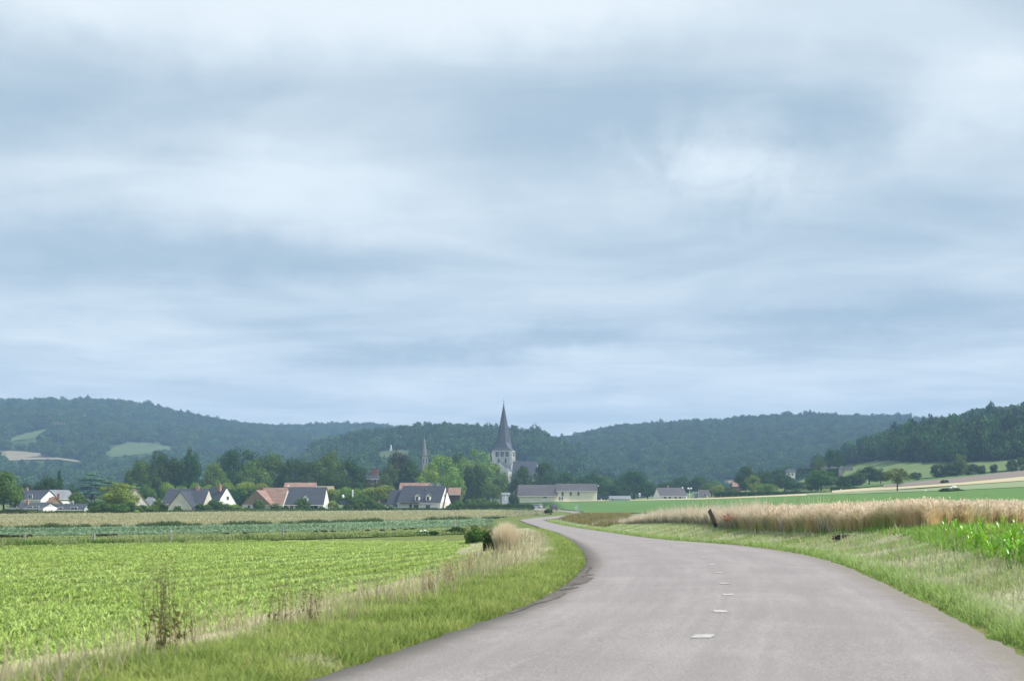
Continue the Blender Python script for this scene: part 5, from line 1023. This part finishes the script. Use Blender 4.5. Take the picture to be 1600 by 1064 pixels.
# white stake among the clipped trees, thin poles
g = spot(551, 440); r = tag(empty('white_post', g), 'tall white post among the clipped trees between the two slate houses', 'post'); zt = Hh(767, 440, g); MB().tube((0,0,-.2),(0,0,zt),.22,.18,8).build('shaft', M['sign_white'], r); MB().lathe([(.25,zt),(.28,zt+.1),(.05,zt+.35)],8).build('cap', M['sign_white'], r)
g = spot(536, 440); r = tag(empty('garden_lamp', g), 'small white garden lamp left of the tall white post', 'lamp'); zt = Hh(776, 440, g); MB().tube((0,0,-.2),(0,0,zt),.06,.05,8).build('pole', M['iron'], r); MB().lathe([(.05,zt-.5),(.38,zt-.3),(.42,zt+.2),(.28,zt+.55),(.04,zt+.7)],12).build('lamp_head', M['sign_white'], r, smooth=True)

# ------------------------------------------------------------------ loose things in the fields
def lump(name, label, cat, loc, s, m, seed=0, squash=.6, jag=.3):
    import bmesh
    bm = bmesh.new(); bmesh.ops.create_icosphere(bm, subdivisions=3, radius=1.0); rr = np.random.default_rng(seed)
    ph = rr.uniform(0, 6, 6)
    for v_ in bm.verts:
        d = v_.co.copy(); n_ = 1+jag*(math.sin(d.x*4+ph[0])*math.cos(d.y*5+ph[1])+.6*math.sin(d.z*9+ph[2]+d.x*7)); v_.co = Vector((d.x*s*n_, d.y*s*n_*.8, max(-.15*s, d.z*s*squash*n_)))
    me = bpy.data.meshes.new(name); bm.to_mesh(me); bm.free(); o = link(name, me, m); o.location = loc; tag(o, label, cat); return o
M['sheet'] = mat('white_sheeting', (.80,.82,.84), .5, .1, 2); M['clod'] = mat('dark_clods', (.045,.04,.04), .95, .4, 6, bump=.6)
lump('white_sack','crumpled white sack lying in the crop strip near the last fence post','sack', at(662,834,.08), .42, M['sheet'], 3, .5)
lump('earth_clod','dark upturned clod of earth below the wheat edge','clod', at(1316,842,.02), .27, M['clod'], 5, .45, .35)
for i, (px, py, s_, lb) in enumerate([(1491,764.5,.75,'larger white tarpaulin heap on the dark bank in the right field'),(1486,765.5,.45,'smaller white tarpaulin heap left of the larger one'),(1446,768,.40,'small white sheet on the ground right of the russet tree')]): lump('tarpaulin_heap', lb, 'tarpaulin', at(px, py, .5 if i < 2 else .15), s_*.7, M['sheet'], 7+i, .6, .2)
T(1486,761.5,38,at(1486,768.5).y,'bush','Gd','low dark scrub around the white tarpaulins in the right field','bush',sink=.3)
P = []
for i in range(30):
    px = rng.choice([rng.uniform(0, 60), rng.uniform(150, 180), rng.uniform(340, 480), rng.uniform(480, 680)]); p_ = at(px, np.interp(px, *zip(*B_strip))+1.8+rng.uniform(-.6, .6)); P.append((p_.x, p_.y, p_.z))
V_, F_, C_ = leaf_quads([(p[0], p[1], p[2]+.05, .20, .2, .11) for p in P], 40, .16, base_c=(.07,.06,.05)); o = link('soil_clods', mesh_np('soil_clods', V_, [F_], C_), M['blade']); tag(o, 'dark heaps of turned soil along the near edge of the cabbage field', 'soil', kind='stuff')
# poppies
n = 110; px = rng.uniform(1134, 1155, n); py = rng.uniform(801, 808, n); ps = np.array([at(a_, 827) for a_ in np.linspace(1133, 1156, 18)]); i = rng.integers(0, 18, n); P = ps[i]+np.stack([rng.normal(0, .12, n), rng.normal(0, .3, n), rng.uniform(.42, .80, n)], -1)
V_, F_, C_ = leaf_quads([(p[0], p[1], p[2], .03, .03, .02) for p in P], 4, .04, base_c=(.62,.13,.07), var=.15); tag(link('poppies', mesh_np('poppies', V_, [F_], C_), M['blade']), 'patch of red poppies in the dry grass right of the leaning post', 'poppies', kind='stuff')

Q = P.copy(); zq = Q[:, 2].copy(); Q[:, 2] = terrain(Q[:, 0], Q[:, 1])-.03; gq = jit(np.tile([[.22,.30,.09]], (n, 1))); tag(blades('poppy_stems', Q, zq-Q[:, 2], .006, .08, gq*.7, gq, gq, M['blade']), 'green stems under the red poppies right of the leaning post', 'poppies', kind='stuff')
# brambles and the pale tuft on the bend
def scrub(px, py, wpx, hpx, leaf, label, deep=1.0, cat='bush', per=60, lf=.035, n=40):
    g = at(px, py, -.05); r = tag(empty('bramble_bush', g), label, cat); q = g.y/F; w_, h_ = wpx*q, hpx*q; L = []
    for _ in range(n): a_ = rng.uniform(0, 6.28); d = rng.uniform(0, .85)**.6; zz = rng.uniform(.05, .82)*(1-.55*d*d); L.append((math.cos(a_)*d*w_/2, math.sin(a_)*d*w_/2*deep, zz*h_, .17*w_*.7, .17*w_*.7, .15*h_))
    V_, F_, C_ = leaf_quads(L, per, lf, out=.5); c = link('foliage', mesh_np('foliage', V_, [F_], C_), M[leaf], r)
    st = MB()
    for _ in range(14): a_ = rng.uniform(0, 6.28); st.tube((0, 0, 0), (math.cos(a_)*w_*.45, math.sin(a_)*w_*.45*deep, rng.uniform(.5, 1.08)*h_), .010, .004, 5)
    st.build('stem', M['post_dark'], r); return r
scrub(771,862,34,42,'Gd','dark green bramble on the bend left of the pale grass tuft', .9, per=130)
scrub(745,850,40,34,'Gm','lower brownish bramble left of the dark green bramble', 1.5, per=120)
scrub(752,842,50,34,'Dr','dry grey brown twiggy growth behind the dark bramble', 1.4, per=40)
scrub(712,834,40,13,'Gx','long low dark weed clump behind the last fence post', 1.5, per=90, lf=.05); scrub(668,836,40,9,'Gx','small low dark weed clump left of the last fence post', 1.5, per=80, lf=.05)
g = at(791, 864); n = 5200; a_ = rng.uniform(0, 6.28, n); d = rng.random(n)**.8*.34; P = np.stack([g.x+np.cos(a_)*d, g.y+np.sin(a_)*d*1.3, np.full(n, g.z-.03)], -1)
c2 = jit(mixc((.72,.62,.44), (.82,.72,.56), rng.random(n)), .14); o = blades('dry_grass_tuft', P, rng.uniform(.25, 1.18, n)*(1-.2*(d/.34)**2), rng.uniform(.010, .022, n), np.clip(.03+.27*(d/.34)*rng.uniform(.2, 1.4, n), 0, .8), c2*.62, c2*.9, c2*1.05, M['blade'], dirs=a_+rng.normal(0, .5, n)); tag(o, 'tall pale tuft of dry grass standing on the bend beside the dark bramble', 'grass tuft')
# tall thin weeds in the verge and above the wheat
def weed(px, py, hpx, spread, label, n=7, cs=(.16,.15,.07), cl=(.22,.20,.07), seedc=(.30,.24,.11), leafy=.5, name='tall_weed'):
    g = at(px, py, -.03); r = tag(empty(name, g), label, 'weed'); h_ = hpx*g.y/F; tips = []; st = MB(); th = .0031*h_+.0028
    for i in range(n):
        a_ = rng.uniform(0, 6.28); d = rng.uniform(.0, 1)*spread; b0 = Vector((rng.normal(0, .05), rng.normal(0, .05), 0)); hh = h_*rng.uniform(.62, 1.0); prev = b0
        for j in range(1, 6):
            t_ = j/5; p = b0+Vector((math.cos(a_)*d*h_*t_**1.5+rng.normal(0, .008), math.sin(a_)*d*h_*t_**1.5+rng.normal(0, .008), hh*t_)); st.tube(prev, p, th*(1.1-t_*.7), th*(1.1-(t_+.2)*.7), 5, False); prev = p; tips.append((p, t_))
            if j > 1 and rng.random() < .8:
                a2 = rng.uniform(0, 6.28); q = p+Vector((math.cos(a2), math.sin(a2), 1.1))*h_*.09*rng.uniform(.5, 1.2); st.tube(p, q, th*.45, th*.2, 4, False); tips.append((q, t_))
    st.build('stem', bpy_flat(cs), r); Ls = []; Lc = []
    for p, t_ in tips: (Ls if t_ > .55 else Lc).append((p.x, p.y, p.z, .022, .022, .05))
    if Ls: V_, F_, C_ = leaf_quads(Ls, 6, .008, base_c=seedc); link('seed_head', mesh_np('seed_head', V_, [F_], C_), M['blade'], r)
    if Lc and leafy: V_, F_, C_ = leaf_quads(Lc, int(4*leafy)+1, .022, base_c=cl); link('leaf', mesh_np('leaf', V_, [F_], C_), M['blade'], r)
    return r
_fl = {}
def bpy_flat(c):
    if c not in _fl: _fl[c] = mat('weed_stem', c, .85, .3, 20)
    return _fl[c]
weed(258,1032,165,.10,'tallest thin weed with reddish seed heads at the edge of the bright field',9, leafy=.9)
weed(238,1036,150,.08,'thin upright weed just left of the tallest weed',5,leafy=.6)
weed(282,1020,120,.16,'loose lower weed just right of the tallest weed',6)
weed(436,985,78,.22,'dark dry weed left of the pair at the middle of the field edge',6,(.11,.085,.05),(.13,.12,.05),(.12,.085,.05))
weed(490,985,80,.20,'dark dry weed with bent tips, right of the pair at the field edge',7,(.11,.085,.05),(.13,.12,.05),(.12,.085,.05)); weed(462,978,66,.3,'thin dark weed between the pair of dark dry weeds',5,(.11,.085,.05),(.13,.12,.05),(.12,.085,.05))
for px, py, hp, lb in [(700,920,50,'left of the others'),(668,930,40,'lowest'),(735,900,40,'nearest the bramble')]: weed(px,py,hp,.25,'dry reddish dock stems in the straw band, '+lb,10,(.36,.25,.16),(.38,.30,.17),(.40,.26,.17),.8,'dry_dock')
for px, py, hp, lb in [(1248,826,62,'light green leafy weed rising above the wheat left of the russet tree'),(1300,826,56,'thin light green weed above the wheat below the hedge corner'),(1333,826,60,'thin reddish weed above the wheat left of the russet tree'),(1400,826,58,'cluster of pale grass stems above the wheat under the russet tree'),(1412,826,62,'tall single pale grass stem above the wheat right of the russet tree'),(1503,826,58,'thin light weed above the wheat below the white tarpaulins'),(1546,826,60,'leafy green weed above the wheat near the right edge')]:
    weed(px,py,hp,.14,lb,6,(.22,.24,.09),(.22,.32,.08),(.42,.40,.20) if 'pale' in lb else (.24,.30,.08),1.2)
g = at(866,842); 
# young maize at the right
def maize():
    P = []; Fq = []; C = []; n = 9
    for i in range(n):
        a_ = i*2.4+rng.uniform(-.5, .5); z0_ = .05+.36*i/n; L_ = rng.uniform(.32, .55)*(1-.3*i/n); wd = .028*rng.uniform(.8, 1.25); up = rng.uniform(1.1, 1.7); k0 = len(P); c = np.array((.16,.36,.035))*rng.uniform(.85, 1.25)
        for j in range(7):
            t_ = j/6; rr = L_*(t_*.6); zz = z0_+L_*(up*t_-.85*t_**2.4); w_ = wd*math.sin(math.pi*min(.98, t_*.85+.14))
            for s_ in (-1, 1): P.append((math.cos(a_)*rr-math.sin(a_)*w_*s_, math.sin(a_)*rr+math.cos(a_)*w_*s_, zz+abs(s_)*.012*(1-t_))); C.append(c)
        Fq += [(k0+2*j, k0+2*j+1, k0+2*j+3, k0+2*j+2) for j in range(6)]
    return mesh_np('leaf_whorl', np.array(P), [np.array(Fq)], np.array(C), smooth=True)
M['maize'] = leafmat('maize_leaf', (1.4,1.2,1.0), trans=.4, rnd=.12, gloss=.05); M['maize_stem'] = mat('maize_stem', (.20,.32,.08), .6)
mz = [maize() for _ in range(5)]; ms_ = None; k2 = 0
for px, py in [(x_+rng.uniform(-7, 7), y_+rng.uniform(-3, 3)) for y_, x0_ in ((838,1470),(845,1482),(852,1494),(860,1510),(868,1528),(877,1556)) for x_ in np.arange(x0_, 1690, 11)]:
    g = at(px, py, -.02); r = empty('maize_plant', g, rng.uniform(0, 6.28)); sc_ = rng.uniform(.5, .88); r.scale = (sc_, sc_, sc_*rng.uniform(.9, 1.15)); tag(r, 'young bright green maize plant in the clump below the wheat at the right edge', 'maize', 'young maize plants at the right edge')
    link('leaf_whorl', mz[k2 % 5], M['maize'], r)
    if ms_ is None: ms_ = MB().tube((0,0,-.05),(.01,0,.42),.014,.007,7).build('stalk', M['maize_stem'], r).data
    else: link('stalk', ms_, None, r)
    k2 += 1

# ------------------------------------------------------------------ the air
m = bpy.data.materials.new('air'); m.use_nodes = True; k = NT(m.node_tree); k.n.clear(); pv = k.new('ShaderNodeVolumePrincipled'); pv.inputs['Color'].default_value = (.41,.615,.95,1); pv.inputs['Density'].default_value = .00020; pv.inputs['Anisotropy'].default_value = .0
ou = k.new('ShaderNodeOutputMaterial'); k.l.new(pv.outputs[0], ou.inputs['Volume'])
HAZE_TOP = 225.0
hb = MB().box(0, 1640, (HAZE_TOP-10)/2, 4400, 3600, HAZE_TOP+10).build('haze', m); tag(hb, 'thin bluish haze lying over the whole valley', 'haze', kind='stuff')
